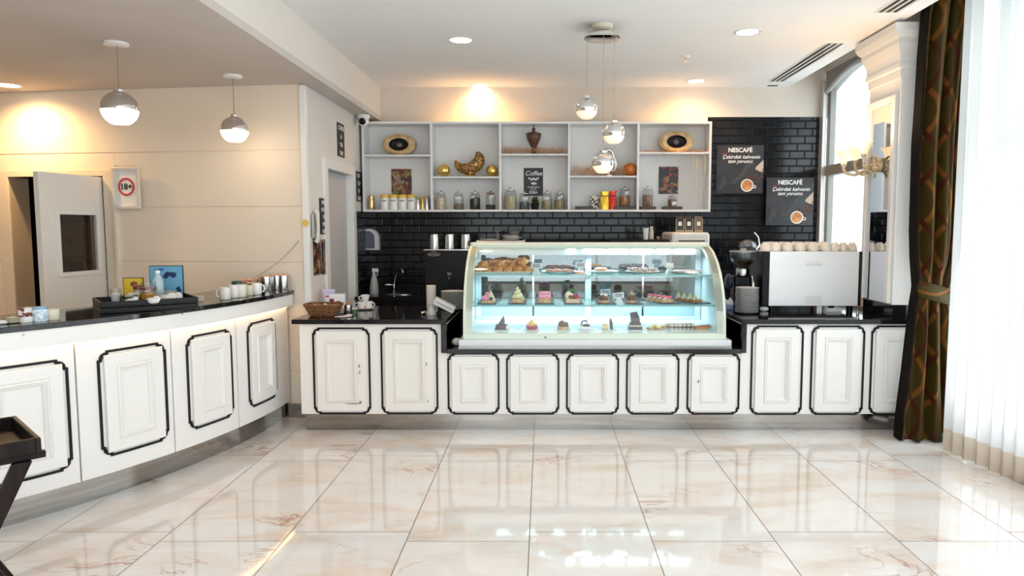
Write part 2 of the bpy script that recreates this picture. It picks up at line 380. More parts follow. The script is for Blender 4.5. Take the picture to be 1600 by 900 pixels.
# dark store room behind
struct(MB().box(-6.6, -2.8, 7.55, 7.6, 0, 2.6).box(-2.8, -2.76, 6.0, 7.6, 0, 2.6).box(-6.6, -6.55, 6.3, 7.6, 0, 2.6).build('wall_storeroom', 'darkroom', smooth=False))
c = at(122, 376, 7.5)
dsp = thing('paper_dispenser', 'tan wall-hung paper dispenser seen dimly through the glass of the open door', 'dispenser', (c.x, 7.55, c.z-.18))
MB().loft([[(-.13,0,0),(.13,0,0),(.10,-.16,.0),(-.10,-.16,0)],[(-.16,0,.30),(.16,0,.30),(.13,-.2,.32),(-.13,-.2,.32)],[(-.15,0,.37),(.15,0,.37),(.13,-.17,.37),(-.13,-.17,.37)]]).build('housing', mat('tan_plastic', (.55,.40,.22), .5), dsp, bevel=.01)
o = MB().lathe([(.03,0),(.03,.01)], 16).build('level_window', 'black', dsp, smooth=False); o.location = (0, -.19, .17); o.rotation_euler = (R(83), 0, 0)
c = at(132, 408, 7.5); MBs = MB().box(-.25, .15, -.25, 0, 0, .035).box(-.22, -.19, -.2, 0, -.12, 0).box(.09, .12, -.2, 0, -.12, 0)
tag(MBs.build('wall_shelf', mat('tan_board', (.45,.30,.15), .5), bevel=.003), 'short tan shelf in the dark room behind the open door', 'shelf', loc=(c.x, 7.55, c.z))

# right side: corner window, big curtained window
wm = mat('window_aluminium', (.27,.26,.245), .4, .3)
XW = 2.92
struct(MB().box(XW, XW+.1, 5.0, 5.95, 0, 3.3).box(XW, XW+.1, 5.95, 7.6, 0, .9).box(XW, XW+.1, 5.95, 7.6, 3.12, 3.3).build('wall_right', 'upper', smooth=False))
w1 = struct(MB().box(XW+.01, XW+.07, 7.36, 7.44, .9, 3.1).box(XW+.01, XW+.07, 5.95, 6.03, .9, 3.1).box(XW+.01, XW+.07, 5.95, 7.44, .9, .98).build('window_1', wm, smooth=False, bevel=.004))
# arched head
pts_o, pts_i = [], []
for k in range(17):
    t = k/16; y = 5.95 + 1.49*t; arch = 2.90 + .15*math.sin(PI*t)
    pts_i.append((y, arch)); pts_o.append((y, 3.12))
MB().prism(pts_i + pts_o[::-1], XW-.01, XW+.08, 'x').build('window_head', wm, w1)
MB().tube([(XW-.012, y, z) for y, z in pts_i], .022, 8).build('arch_moulding', mat('grey_moulding', (.45,.44,.43), .5), w1)
MB().box(XW-.005, XW+.07, 5.97, 7.42, 2.06, 2.16).build('transom', mat('transom_grey', (.30,.285,.24), .5), w1, smooth=False)
MB().box(XW+.035, XW+.04, 6.0, 7.4, .95, 3.08).build('pane', 'glass', w1, smooth=False)
XV = 3.14
struct(MB().box(XV, XV+.1, -4.2, 5.0, 0, .12).box(XV, XV+.1, -4.2, -1.6, .12, 3.3).box(XV, XV+.1, 4.96, 5.05, .12, 3.3).box(XV, XV+.1, -1.6, 5, 3.1, 3.3).build('wall_right', 'upper', smooth=False))
w2 = struct(MB().box(XV-.02, XV+.06, -1.6, 4.96, .12, .18).box(XV-.02, XV+.06, -1.6, 4.96, 3.04, 3.1).build('window_2', wm, smooth=False))
mb = MB()
for y in (-1.6, .55, 2.7, 4.90): mb.box(XV-.02, XV+.06, y, y+.06, .18, 3.04)
mb.build('mullion', wm, w2, smooth=False)
MB().box(XV-.02, XV+.05, -1.6, 4.96, 2.06, 2.17).build('transom', wm, w2, smooth=False)
MB().box(XV+.02, XV+.026, -1.6, 4.96, .18, 3.04).build('pane', 'glass', w2, smooth=False)
struct(MB().box(2.86, 2.90, 2.4, 5.03, 0, .06).build('baseboard_right', 'white', smooth=False, bevel=.004))
# room behind the camera : glazed rear wall, left wall
struct(MB().box(-7, -2.1, -4.2, -4.1, 0, ZL).box(2.9, 3.3, -4.2, -4.1, 0, 3.3).box(-2.1, 2.9, -4.2, -4.1, 0, .25).box(-2.1, 2.9, -4.2, -4.1, 2.85, 3.3).build('wall_rear', 'upper', smooth=False))
mb = MB()
for x in (-2.1, -.5, 1.2, 2.84): mb.box(x, x+.06, -4.17, -4.12, .25, 2.85)
w3 = struct(mb.box(-2.1, 2.9, -4.17, -4.12, .25, .31).box(-2.1, 2.9, -4.17, -4.12, 2.79, 2.85).build('window_3', wm, smooth=False))
MB().box(-2.1, 2.9, -4.15, -4.145, .3, 2.8).build('pane', 'glass', w3, smooth=False)
struct(MB().box(-7.1, -7, -4.2, 7.6, 0, ZL+.05).build('wall_far_left', 'panel', smooth=False))

# ================================================================== COLUMN WITH MIRROR
col = thing('pilaster', 'white square column with stepped cornice standing on the counter end', 'column', (0,0,0)); col['kind'] = 'structure'
cx0, cx1, cy0, cy1 = 2.575, 2.915, 5.205, 5.70
mb = MB().box(cx0, cx1, cy0, cy1, .955, 2.62)
def rectloop(d, z): return [(cx0-d, cy0-d, z), (cx1, cy0-d, z), (cx1, cy1+d*.6, z), (cx0-d, cy1+d*.6, z)]
mb.build('shaft', 'white', col, smooth=False, bevel=.006)
prof = [(.012,2.60),(.012,2.66),(.03,2.67),(.03,2.70),(.022,2.71),(.026,2.76),(.045,2.80),(.06,2.83),(.06,2.86),(.085,2.88),(.10,2.91),(.10,2.962)]
MB().loft([rectloop(d, z) for d, z in prof]).build('cornice', 'white', col, smooth=False)
MB().box(cx0+.01, cx1, cy0+.01, cy1, .85, .955).build('plinth', 'granite', col, smooth=False)
mz0, mz1, my0, my1 = .965, 2.44, 5.275, 5.635
mb = MB()
for a in ((my0-.05, my0, mz0-.0, mz1+.05), (my1, my1+.045, mz0, mz1+.05), (my0, my1, mz1, mz1+.05)):
    mb.box(cx0-.03, cx0-.0005, a[0], a[1], a[2], a[3])
mb.build('mirror_frame', 'white', col, smooth=False, bevel=.006)
MB().box(cx0-.008, cx0-.001, my0, my1, mz0, mz1).build('mirror', mat('mirror_glass', (.75,.77,.80), .01, 1), col, smooth=False)

# ================================================================== COUNTERS
def notched(x0, x1, z0, z1, r, n=6):
    """outline with stepped concave corners, counter-clockwise, n points along each straight side"""
    def corner(cx, cz, sx, sz, rev):
        q = [(cx-sx*r, cz), (cx-sx*r*.98, cz-sz*r*.20)]
        for k in range(1, 4):
            t = k/4; a = R(90)*t
            q.append((cx-sx*r*(.92-.70*math.sin(a)*1.0)*1.0 if k < 4 else 0, cz-sz*r*(.22+.70*(1-math.cos(a)))))
        q += [(cx-sx*r*.20, cz-sz*r*.98), (cx, cz-sz*r)]
        return q[::-1] if rev else q
    tr = corner(x1, z1, 1, 1, False); br = corner(x1, z0, 1, -1, True); bl = corner(x0, z0, -1, -1, False); tl = corner(x0, z1, -1, 1, True)
    loop = tr + br + bl + tl; out = []
    for i, p in enumerate(loop):
        q = loop[(i+1) % len(loop)]; out.append(p)
        if abs(p[0]-q[0]) > 3*r:
            out += [(p[0]+(q[0]-p[0])*k/n, p[1]) for k in range(1, n)]
    return out
def rect(x0, x1, z0, z1, n=6):
    top = [(x0+(x1-x0)*k/n, z1) for k in range(n)]; bot = [(x1-(x1-x0)*k/n, z0) for k in range(n)]
    return top + [(x1, z1)] + bot + [(x0, z0)]
def ring(mb, shape, prof, fm, cap=False):
    """prof: (inset, out) pairs; shape(inset) gives the outline; fm maps (u, z, out) to space"""
    mb.loft([[fm(u, z, d) for u, z in shape(i)] for i, d in prof], False, cap)
def cupboard_door(parent, x0, x1, z0, z1, fm, mwhite='white', r=.042):
    """black notched outline, raised slab, inner moulding with a sunken field"""
    n = 8
    dr = MB()
    g = .032
    sh = lambda i: rect(x0+g+i, x1-g-i, z0+g*.8+i, z1-g*.8-i, n)
    ring(dr, sh, [(0,-.001),(0,.017),(.003,.020),(.062,.020),(.066,.016)], fm)
    shi = lambda i: rect(x0+g+i, x1-g-i, z0+g*.8+i, z1-g*.8-i, n)
    # closing field
    f0 = .066
    ring(dr, shi, [(f0,.016),(f0+.028,.016),(f0+.031,.004)], fm)
    # the field itself as a strip grid
    a0, a1, c0, c1 = x0+g+f0+.031, x1-g-f0-.031, z0+g*.8+f0+.031, z1-g*.8-f0-.031
    vs, fs = [], []
    for k in range(n+1):
        u = a0+(a1-a0)*k/n; vs += [fm(u, c0, .004), fm(u, c1, .004)]
    for k in range(n): fs.append((2*k, 2*k+2, 2*k+3, 2*k+1))
    dr.add(vs, fs)
    d = dr.build('door', mwhite, parent, angle=25)
    t = MB(); ring(t, lambda i: notched(x0+i, x1-i, z0+i, z1-i, r, n), [(0,-.001),(0,.008),(.003,.010),(.010,.010),(.013,.008),(.013,-.001)], fm)
    t.build('black_outline', 'trim', d, angle=25)
    m_ = MB(); j = f0
    ring(m_, shi, [(j,.016),(j+.004,.024),(j+.011,.026),(j+.016,.018),(j+.020,.022),(j+.026,.016)], fm)
    m_.build('moulding', mwhite, d, angle=25)
    return d

YF, YT = 5.22, 5.26
flat = lambda u, z, d: (u, YF-d, z)
def doorpx(unit, pxs, y0, y1, mw):
    z1, z0 = ZA(y0, YF), ZA(y1, YF)
    for a, c_ in pxs:
        zc = (z0+z1)/2; cupboard_door(unit, XA(a, YF, zc), XA(c_, YF, zc), z0, z1, flat, mw)
xL, xM0, xM1, xR = -1.812, -.715, 1.468, 3.1
u1 = thing('counter_cabinet', 'tall white counter cabinet left of the cake display, two chipped panel doors', 'cabinet', (0,0,0), group='white panelled counter cabinets')
MB().box(xL, xM0, YF, 6.05, .132, .815).build('body', 'white_warm', u1, smooth=False, bevel=.002)
doorpx(u1, ((489.5,579), (595.5,684.5)), 511.5, 647, 'white_warm')
chip = mat('bare_board_chip', (.16,.09,.05), .8)
zc = lambda y: ZA(y, YF)
for px, y, wpx, hpx in ((562.5,571,1.6,5),(563,581,1.3,6),(551,629.5,24,.9),(563,627.5,3,4),(667,568,1.3,6),(668,626,1.5,3)):
    x, z = XA(px, YF, .5), zc(y); wx, hz = wpx*.00475/2, hpx*.00475/2
    MB().loft([[(x-wx, YF-.0265, z-hz*.6), (x-wx*.3, YF-.0265, z+hz), (x+wx, YF-.0265, z+hz*.5), (x+wx*.6, YF-.0265, z-hz)], [(x-wx, YF-.018, z-hz*.6), (x-wx*.3, YF-.018, z+hz), (x+wx, YF-.018, z+hz*.5), (x+wx*.6, YF-.018, z-hz)]]).build('paint_chip', chip, u1, smooth=False)
MB().box(xL+.02, xM0, YT, YT+.02, 0, .134).build('toe_kick', 'toe', u1, smooth=False)
u2 = thing('counter_cabinet', 'low white counter cabinet with five panel doors under the cake display', 'cabinet', (0,0,0), group='white panelled counter cabinets')
MB().box(xM0, xM1, YF, 6.05, .132, .595).build('body', 'white', u2, smooth=False, bevel=.002)
doorpx(u2, ((699.5,780.5), (791,874), (884.5,967), (978,1061), (1073,1155.5)), 551, 647.5, 'white')
MB().box(xM0, xM1, YT, YT+.02, 0, .134).build('toe_kick', 'toe', u2, smooth=False)
mb = MB(); x, z = XA(1090.5, YF, .45), zc(595); mb.loft([[(x-.003, YF-.0265, z-.012), (x+.003, YF-.0265, z-.008), (x+.003, YF-.0265, z+.012), (x-.002, YF-.0265, z+.01)], [(x-.003, YF-.018, z-.012), (x+.003, YF-.018, z-.008), (x+.003, YF-.018, z+.012), (x-.002, YF-.018, z+.01)]])
mb.build('paint_chip', chip, u2, smooth=False)
u3 = thing('counter_cabinet', 'tall white counter cabinet under the espresso machine, three panel doors', 'cabinet', (0,0,0), group='white panelled counter cabinets')
MB().box(xM1, xR-.2, YF, 6.05, .132, .815).build('body', 'white', u3, smooth=False, bevel=.002)
doorpx(u3, ((1172.5,1254), (1266,1349.5), (1359,1441)), 508.5, 648, 'white')
MB().box(xM1, xR-.22, YT, YT+.02, 0, .134).build('toe_kick', 'toe', u3, smooth=False)
yf = 5.185
mb = MB().box(xL-.045, xM0+.0, yf, 6.1, .815, .85).box(xM0-.04, xM0, yf, 6.1, .60, .815)
mb.box(xM0-.0, xM1+.0, yf, 6.1, .595, .63).box(xM1, xM1+.035, yf, 6.1, .60, .815).box(xM1, xR-.19, yf, 6.1, .815, .85)
tag(mb.build('granite_worktop', 'granite', smooth=False, bevel=.004), 'glossy black granite worktop stepping down under the cake display', 'worktop')

# curved counter on the left
CX, CY = -5.563, 5.539
def arc(a, r, z): return (CX+r*math.cos(R(a)), CY+r*math.sin(R(a)), z)
def arcwall(mb, a0, a1, r0, r1, z0, z1, n):
    loops = []
    for k in range(n+1):
        a = a0+(a1-a0)*k/n
        loops.append([arc(a, r0, z0), arc(a, r1, z0), arc(a, r1, z1), arc(a, r0, z1)])
    return mb.loft(loops)
cc = thing('curved_counter', 'long curved white counter on the left with black outlined panel doors', 'counter', (0,0,0))
RB = 3.545
mb = MB()
for a0, a1 in ((-58,-50.0),(-49.85,-40.0),(-39.85,-30.45),(-30.3,-21.3),(-21.15,-12.2),(-12.05,.3)): arcwall(mb, a0, a1, 3.1, RB, .15, 1.0, 10)
mb.build('body', 'white', cc, angle=20)
def curvef(u, z, d): return arc(math.degrees(u/RB), RB+d, z)
for a0, a1, z0, z1 in ((-47.2,-40.8,.245,.84),(-37.9,-31.0,.235,.835),(-28.6,-21.9,.245,.845),(-19.5,-13.0,.25,.85),(-10.2,-3.8,.25,.855)):
    cupboard_door(cc, R(a0)*RB, R(a1)*RB, z0, z1, curvef, 'white', r=.05)
arcwall(MB(), -58, .3, RB-.01, RB+.045, .915, 1.006, 60).build('fascia', 'white', cc, angle=20)
arcwall(MB(), -58, .35, 3.44, 3.474, 0, .152, 60).build('toe_kick', 'toe', cc, angle=20)
for px, y in ((37,523),(285,491),(422,467)):
    best = min((abs(XA(px, arc(a, RB+.046, .97)[1], .97)-arc(a, RB+.046, .97)[0]), a) for a in [-45+.1*k for k in range(450)])[1]
    p = arc(best, RB+.044, ZA(y, arc(best, RB+.045, 1)[1]))
    s_ = MB().lathe([(.006,0),(.006,.004),(.003,.006)], 12).build('screw_cap', 'steel', cc); s_.location = p; s_.rotation_euler = (0, R(90), R(best))
ct = arcwall(MB(), -58, .45, 2.98, 3.60, 1.006, 1.036, 80).build('curved_worktop', 'granite_ledge', bevel=.003, angle=25)
tag(ct, 'narrow glossy black worktop along the top of the curved counter', 'worktop')
# warm light strip under the fascia
led = arcwall(MB(), -56, -.3, RB+.008, RB+.022, .908, .914, 60).build('light_strip', mat('warm_led', (1,.72,.42), .5, emit=9, ecol=(1,.60,.28)), cc)

# ================================================================== SHELVES ON THE BACK WALL
YS = 7.25
sz0, sz1 = 1.688, 2.592
su = thing('wall_shelf_unit', 'white five-bay open shelf unit across the black tiled back wall', 'shelf unit', (0, 0, 0))
fx = lambda px, z=2.1: XA(px, YS, z)
divs = [fx(567.5), fx(674), fx(781.5), fx(889), fx(997), fx(1109.5)]
tt = .022
wsh = mat('shelf_white', (.80,.80,.81), .4)
MB().box(divs[0], divs[-1], YB-.012, YB-.002, sz0, sz1).build('back_panel', mat('shelf_back_white', (.78,.775,.765), .5), su, smooth=False)
MB().box(divs[0]-tt/2, divs[-1]+tt/2, YS, YB-.012, sz1-tt, sz1).build('top_board', wsh, su, smooth=False, bevel=.0015)
MB().box(divs[0]-tt/2, divs[-1]+tt/2, YS, YB-.012, sz0, sz0+tt).build('bottom_board', wsh, su, smooth=False, bevel=.0015)
for x in divs: MB().box(x-tt/2, x+tt/2, YS, YB-.012, sz0+tt, sz1-tt).build('upright', wsh, su, smooth=False, bevel=.0015)
shz = []
for k, y in enumerate((241.5, 275.5, 240, 274.5, 237.5)):
    z = ZA(y, YS); shz.append(z)
    MB().box(divs[k]+tt/2, divs[k+1]-tt/2, YS+.004, YB-.012, z-.018, z).build('shelf', wsh, su, smooth=False, bevel=.0015)
Z0 = sz0+tt                       # lower deck
YO = 7.34                         # where things stand on it
pxm = .00662                      # metres per photo pixel at this depth
def sx(px): return XA(px, YO, 1.9)

# agate-like wooden slices
ring_w = vary(mat('dried_gourd_wood', (.55,.38,.20), .5), (.36,.22,.09), (.68,.50,.28), 14, 6, .15, lo=.3, hi=.7)
def slice_(px, z, wpx, hpx, label):
    t = thing('decorative_gourd_slice', label, 'ornament', (sx(px), YO, z))
    w_, h_ = wpx*pxm/2, hpx*pxm/2
    def lp(s, y, n=40, p=2.15):
        return [(math.copysign(abs(math.cos(2*PI*i/n))**(2/p), math.cos(2*PI*i/n))*w_*s, y, h_+math.copysign(abs(math.sin(2*PI*i/n))**(2/p), math.sin(2*PI*i/n))*h_*s) for i in range(n)]
    def el(s, y, n=40): return [(math.cos(2*PI*i/n)*w_*s, y, h_+math.sin(2*PI*i/n)*h_*s*1.05) for i in range(n)]
    MB().loft([el(.56,-.045), lp(.80,-.055), lp(.96,-.04), lp(1,0), lp(.96,.04), lp(.8,.055), el(.56,.045)], False, True).build('gourd_body', ring_w, t)
    MB().loft([el(.56,-.045), el(.53,-.03), el(.5,-.005), el(.40,.0)], False, True).build('dark_hollow', mat('charred_black', (.006,.005,.005), .4, spec=.2), t)
    MB().sphere((0,-.006,h_), .026, (1.15,.5,1)).build('grey_centre', mat('grey_stone', (.14,.135,.13), .5), t)
    return t
slice_(625.5, shz[0], 53, 32, 'tan oval gourd ornament with dark centre in the left end bay of shelves')
slice_(1055, shz[4], 54, 33, 'tan oval gourd ornament with dark centre in the right end bay of shelves')
# gold glass balls
def ball(name, px, z, rpx, m, label, cat='ornament', cap=True):
    r = rpx*pxm; t = thing(name, label, cat, (sx(px), YO, z))
    MB().sphere((0,0,r), r, n=24, m=14).build('globe', m, t)
    if cap: MB().lathe([(.011,2*r-.002),(.010,2*r+.003),(.004,2*r+.004)], 12).build('cap', 'gold', t)
    return t
ball('gold_ball', 694, shz[1], 10, 'gold', 'shiny gold glass ball to the left of the crescent bowl')
ball('gold_ball', 769, shz[1], 9.5, 'gold', 'shiny gold glass ball to the right of the crescent bowl')
ball('orange_ball', 984, shz[3], 10.5, 'copper', 'shiny orange ball on straw in the fourth shelf bay', cap=False)
# crescent bowl
spk = vary(mat('gold_flecked_brown', (.25,.12,.03), .35, .3), (.09,.035,.012), (.62,.36,.10), 70, 2, .3, lo=.45, hi=.6)
t = thing('crescent_bowl', 'brown crescent-shaped bowl with gold flecks on a low foot', 'ornament', (sx(735), YO, shz[1]))
ctl = [(-23,25,1.2),(-20.5,20,3.4),(-16,15,5),(-9,12.5,6.2),(-1,12.5,7),(7,16,7.6),(12.5,22,7.6),(14.5,29,6.6),(12,35,4.2),(9.5,37.5,1.5)]
for _ in range(3):                    # corner cutting
    nw = [ctl[0]]
    for a, b_ in zip(ctl, ctl[1:]): nw += [tuple(.75*p+.25*q for p, q in zip(a, b_)), tuple(.25*p+.75*q for p, q in zip(a, b_))]
    ctl = nw+[ctl[-1]]
pts = [(x*pxm, 0, z*pxm) for x, z, r_ in ctl]; rad = [r_*1.3*pxm for x, z, r_ in ctl]
MB().tube(pts, .03, 16, radii=rad).build('crescent', spk, t)
MB().lathe([(.056,0),(.058,.010),(.046,.03),(.050,.05)], 20).build('foot', spk, t)
# urn
t = thing('lidded_urn', 'dark brown carved urn with pointed lid standing on straw', 'urn', (sx(834), YO, shz[2]))
um = vary(mat('dark_carved_wood', (.07,.025,.012), .35), (.035,.012,.007), (.14,.055,.025), 50, 3, .3)
MB().lathe([(.032,0),(.036,.010),(.016,.028),(.018,.05),(.036,.09),(.058,.135),(.070,.165),(.073,.19),(.070,.20)], 24).build('vase_body', um, t)
MB().lathe([(.078,.198),(.080,.206),(.066,.216),(.036,.226),(.016,.232),(.012,.240),(.020,.25),(.018,.262),(.006,.270),(.003,.30)], 24).build('lid', um, t)
t.location.z -= 0
# straw
strw = mat('dry_straw', (.62,.34,.15), .7)
def straw(px0, px1, z, n, hgt, label, seed, drop=0, m=strw, dens=1):
    rnd = random.Random(seed); mb = MB(); x0, x1 = sx(px0), sx(px1)
    for _ in range(n):
        x = rnd.uniform(x0+.03, x1-.03); y = rnd.uniform(YS+.01, YB-.06); a = rnd.uniform(0, PI); l = rnd.uniform(.05,.13)
        h0 = rnd.uniform(.003, hgt*.7); h1 = rnd.uniform(0, hgt); dx, dy = math.cos(a)*l/2, math.sin(a)*l/4
        P = [(max(x0, min(x1, x-dx)), y-dy, z+h0), (x, y, z+max(h0,h1)+rnd.uniform(0,.02)), (max(x0, min(x1, x+dx)), min(YB-.03, y+dy), z+max(.004,h1*.6))]
        mb.tube(P, .0013, 3)
    for _ in range(drop):
        x = rnd.uniform(x0, x1); l = rnd.uniform(.02, .09); y = YS-.004
        mb.tube([(x, YS+.03, z+.006), (x+.01, y, z+.005), (x+rnd.uniform(-.02,.02), y-.003, z-l*.6), (x+rnd.uniform(-.03,.03), y, z-l)], .0011, 3)
    return tag(mb.build('straw', m, smooth=False), label, 'straw', kind='stuff')
straw(783, 885, shz[2], 230, .075, 'loose dry straw around the urn', 1, 14)
straw(892, 994, shz[3], 300, .115, 'loose dry straw around the silver ring and orange ball', 2, 8)
straw(1000, 1106, shz[4], 130, .02, 'thin straw scattered under the right gourd ornament', 3, 6)
straw(677, 778, shz[1], 60, .012, 'few straw wisps beside the gold balls', 4, 4, mat('gold_straw', (.7,.5,.2), .6))
mb = MB(); rnd = random.Random(5)
for k in range(12):
    x = sx(rnd.choice((1076,1088,1092,1100))+rnd.uniform(-5,5)); l = rnd.uniform(.15,.52); y = YS+.06+rnd.uniform(0,.03)
    P = [(x+.008*math.sin(q*1.3+k), y-.06*min(1,q/1.5) + (-.014 if q else 0), shz[4]+.006-l*q/7) if q else (x, y, shz[4]+.006) for q in range(8)]
    mb.tube(P, .0016, 4)
tag(mb.build('raffia_strands', mat('raffia', (.72,.60,.42), .7)), 'long raffia strands hanging down the right end bay', 'raffia', kind='stuff')
# silver ring sculpture
t = thing('ring_sculpture', 'silver standing ring sculpture on straw behind the lowest pendant lamp', 'ornament', (sx(951), YO, shz[3]))
MB().tube([(.052*math.cos(2*PI*k/32), 0, .165+.075*math.sin(2*PI*k/32)*1.35) for k in range(32)], .018, 12, closed=True).build('outer_ring', 'chrome', t)
MB().tube([(.04+.03*math.cos(2*PI*k/32), -.02, .12+.065*math.sin(2*PI*k/32)) for k in range(32)], .012, 12, closed=True).build('inner_ring', 'chrome', t)
MB().lathe([(.045,0),(.045,.012),(.02,.02),(.016,.05)], 20).build('foot', 'chrome', t)

# jars
JG = {}
fills = {'cream': (.78,.62,.42), 'taupe': (.25,.20,.15), 'black': (.025,.022,.022), 'dark': (.05,.04,.045), 'oats': (.60,.50,.30), 'slate': (.12,.13,.14), 'seed': (.42,.32,.16), 'olive': (.40,.32,.16), 'amber': (.45,.20,.06), 'cocoa': (.30,.15,.11), 'brown': (.28,.15,.09)}
def jar(px, z0, rpx, hpx, fill, lvl, label, lab=None, lid='jarglass', y=YO, labrot=0):
    r, h = rpx*pxm, hpx*pxm; t = thing('glass_jar', label, 'jar', (sx(px), y, z0), group='glass jars on the shelves')
    MB().lathe([(r*.94,0),(r,.006),(r,h*.70),(r*.92,h*.78),(r*.72,h*.82),(r*.74,h*.84)], 28, caps=False).build('jar_body', 'jarglass', t)
    fm = vary(mat('contents_'+fill, fills[fill], .8), tuple(c*.6 for c in fills[fill]), tuple(min(1, c*1.25) for c in fills[fill]), 120, 2, .4)
    MB().lathe([(r*.90,.006),(r*.93,.012),(r*.93,h*lvl),(r*.5,h*lvl+.004)], 24).build('contents', fm, t)
    ld = MB().lathe([(r*.80,h*.835),(r*.84,h*.845),(r*.84,h*.875),(r*.5,h*.90),(r*.10,h*.91),(r*.16,h*.95),(r*.20,h*.975),(r*.10,h*1.0)], 24).build('lid', mat('lid_glass', (.55,.55,.54), .15, .5) if lid == 'jarglass' else lid, t)
    if lab:
        lx, lz, lw, lh = lab
        lp = MB(); n = 6; aw = lw/r
        L0 = [(r*1.03*math.sin(lx-aw/2+aw*k/n), -r*1.03*math.cos(lx-aw/2+aw*k/n), lz+labrot*(k/n-.5)) for k in range(n+1)]
        lp.loft([[(a, b_, c_) for a, b_, c_ in L0], [(a, b_, c_+lh) for a, b_, c_ in L0]], False, False, closed=False)
        o = lp.build('tag', 'paper', t); s_ = o.modifiers.new('thick', 'SOLIDIFY'); s_.thickness = .001
        text(random.Random(int(px)).choice(('oat','nut','tea','mix')) if False else '~~~', lh*.7, 'blackmatte', (r*1.05*math.sin(lx), -r*1.05*math.cos(lx)-.002, lz+lh/2), (R(90), -labrot*8, lx), 'scribble', o)
    return t
jar(688.5, Z0, 8, 30, 'cream', .62, 'glass jar filled with cream sticks, first from the left in second shelf bay')
jar(716.5, Z0, 8, 29, 'taupe', .33, 'white-labelled glass jar with a low taupe filling, second shelf bay', (-.1, .10, .06, .03))
jar(742, Z0, 8.3, 30, 'black', .62, 'glass jar filled with black tea leaves, second shelf bay', (-.5, .115, .05, .02), labrot=.01)
jar(766.5, Z0, 7.8, 29.5, 'dark', .26, 'glass jar with a reddish lid and a low dark filling', (.25, .115, .05, .03), lid=mat('rusty_lid', (.28,.10,.06), .4, .3), labrot=.012)
jar(797.5, Z0, 9.6, 35, 'oats', .60, 'tallest glass jar, filled with oats, left of the coffee poster')
jar(819.5, Z0, 8.2, 29, 'slate', .42, 'glass jar with slate-grey filling just left of the potted plant', (.15, .10, .055, .028))
jar(854.5, Z0, 8.2, 30, 'seed', .45, 'glass jar with tan seeds just right of the potted plant', (-.1, .10, .055, .03))
jar(874.5, Z0, 8.4, 29.5, 'olive', .52, 'glass jar with olive-brown seeds and tilted tag, right end of third bay', (.1, .11, .055, .028), labrot=.025)
dk = mat('dark_wood_plinth', (.03,.018,.016), .4)
def plinth(p0, p1, label, h=.036):
    tag(MB().box(-(p1-p0)*pxm/2, (p1-p0)*pxm/2, -.06, .07, 0, h).build('display_block', dk, bevel=.003), label, 'display block', loc=(sx((p0+p1)/2), YO, Z0))
plinth(899, 927, 'flat dark display block left of the wrapped gift bags')
plinth(959, 992, 'flat dark display block under the amber-filled jar')
plinth(1000.5, 1024, 'flat dark display block under the cocoa jar by the upright', .034)
plinth(1035.5, 1065, 'flat dark display block under the small tagged jar', .034)
jar(976, Z0+.036, 8.6, 31, 'amber', .50, 'glass jar with amber powder and a tilted white tag, fourth bay', (.4, .115, .05, .035), labrot=.01)
jar(1012, Z0+.034, 8.0, 32, 'cocoa', .55, 'glass jar of cocoa-coloured beans on a dark block by the upright')
jar(1050.5, Z0+.034, 7.0, 18, 'brown', .60, 'small squat jar with a hanging white tag below the food photo', (.35, .01, .05, .035), labrot=.012)
# tins
def tin(px, label):
    t = thing('white_tin', label, 'tin', (sx(px), YO, Z0), group='white tins with yellow lids'); r = 6.7*pxm
    MB().lathe([(r*.97,0),(r,.004),(r,.118),(r*.98,.122)], 24).build('can', 'white_ceramic', t)
    MB().lathe([(r*1.06,.122),(r*1.06,.150),(r*1.0,.154)], 24).build('lid', mat('yellow_lid', (.80,.52,.08), .4), t)
    mb = MB(); n = 8
    L0 = [(r*1.012*math.sin(-.6+1.2*k/n), -r*1.012*math.cos(-.6+1.2*k/n)) for k in range(n+1)]
    mb.loft([[(a, b_, .084) for a, b_ in L0], [(a, b_, .100) for a, b_ in L0]], False, False, closed=False)
    mb.build('printed_band', mat('grey_print', (.35,.36,.38), .6), t)
    return t
for px, lb in ((601,'white tin with yellow lid, leftmost of four, beside the gold shaker'),(615,'white tin with yellow lid, second from the left of four'),(629,'white tin with yellow lid, third from the left of four'),(643,'white tin with yellow lid, rightmost of four, beside the steel shakers')): tin(px, lb)
t = thing('gold_shaker', 'slim brass-gold shaker at the left end of the lower shelf', 'shaker', (sx(580), YO, Z0))
gm = mat('brass_gold', (.72,.48,.22), .22, 1)
MB().lathe([(.030,0),(.032,.005),(.030,.09),(.028,.11)], 20).build('cup', gm, t)
MB().lathe([(.029,.11),(.030,.114),(.026,.145),(.012,.152)], 20).build('cap', gm, t)
for px, rr, h, m_, lb in ((652.5,4.6,.135,'steel','small steel shaker nearest the white tins'),(659.5,3.6,.150,'gold','slim dark-gold shaker between two steel shakers'),(667,5.2,.150,'steel','tall steel shaker against the first upright')):
    t = thing('steel_shaker', lb, 'shaker', (sx(px), YO+(.03 if rr < 4 else 0), Z0)); r = rr*pxm
    MB().lathe([(r,0),(r,h*.62),(r*.92,h*.68)], 20).build('cup', m_, t)
    MB().lathe([(r*.93,h*.68),(r*.9,h*.76),(r*.55,h*.88),(r*.3,h*.90),(r*.34,h*.97),(r*.2,h)], 20).build('cap', m_, t)
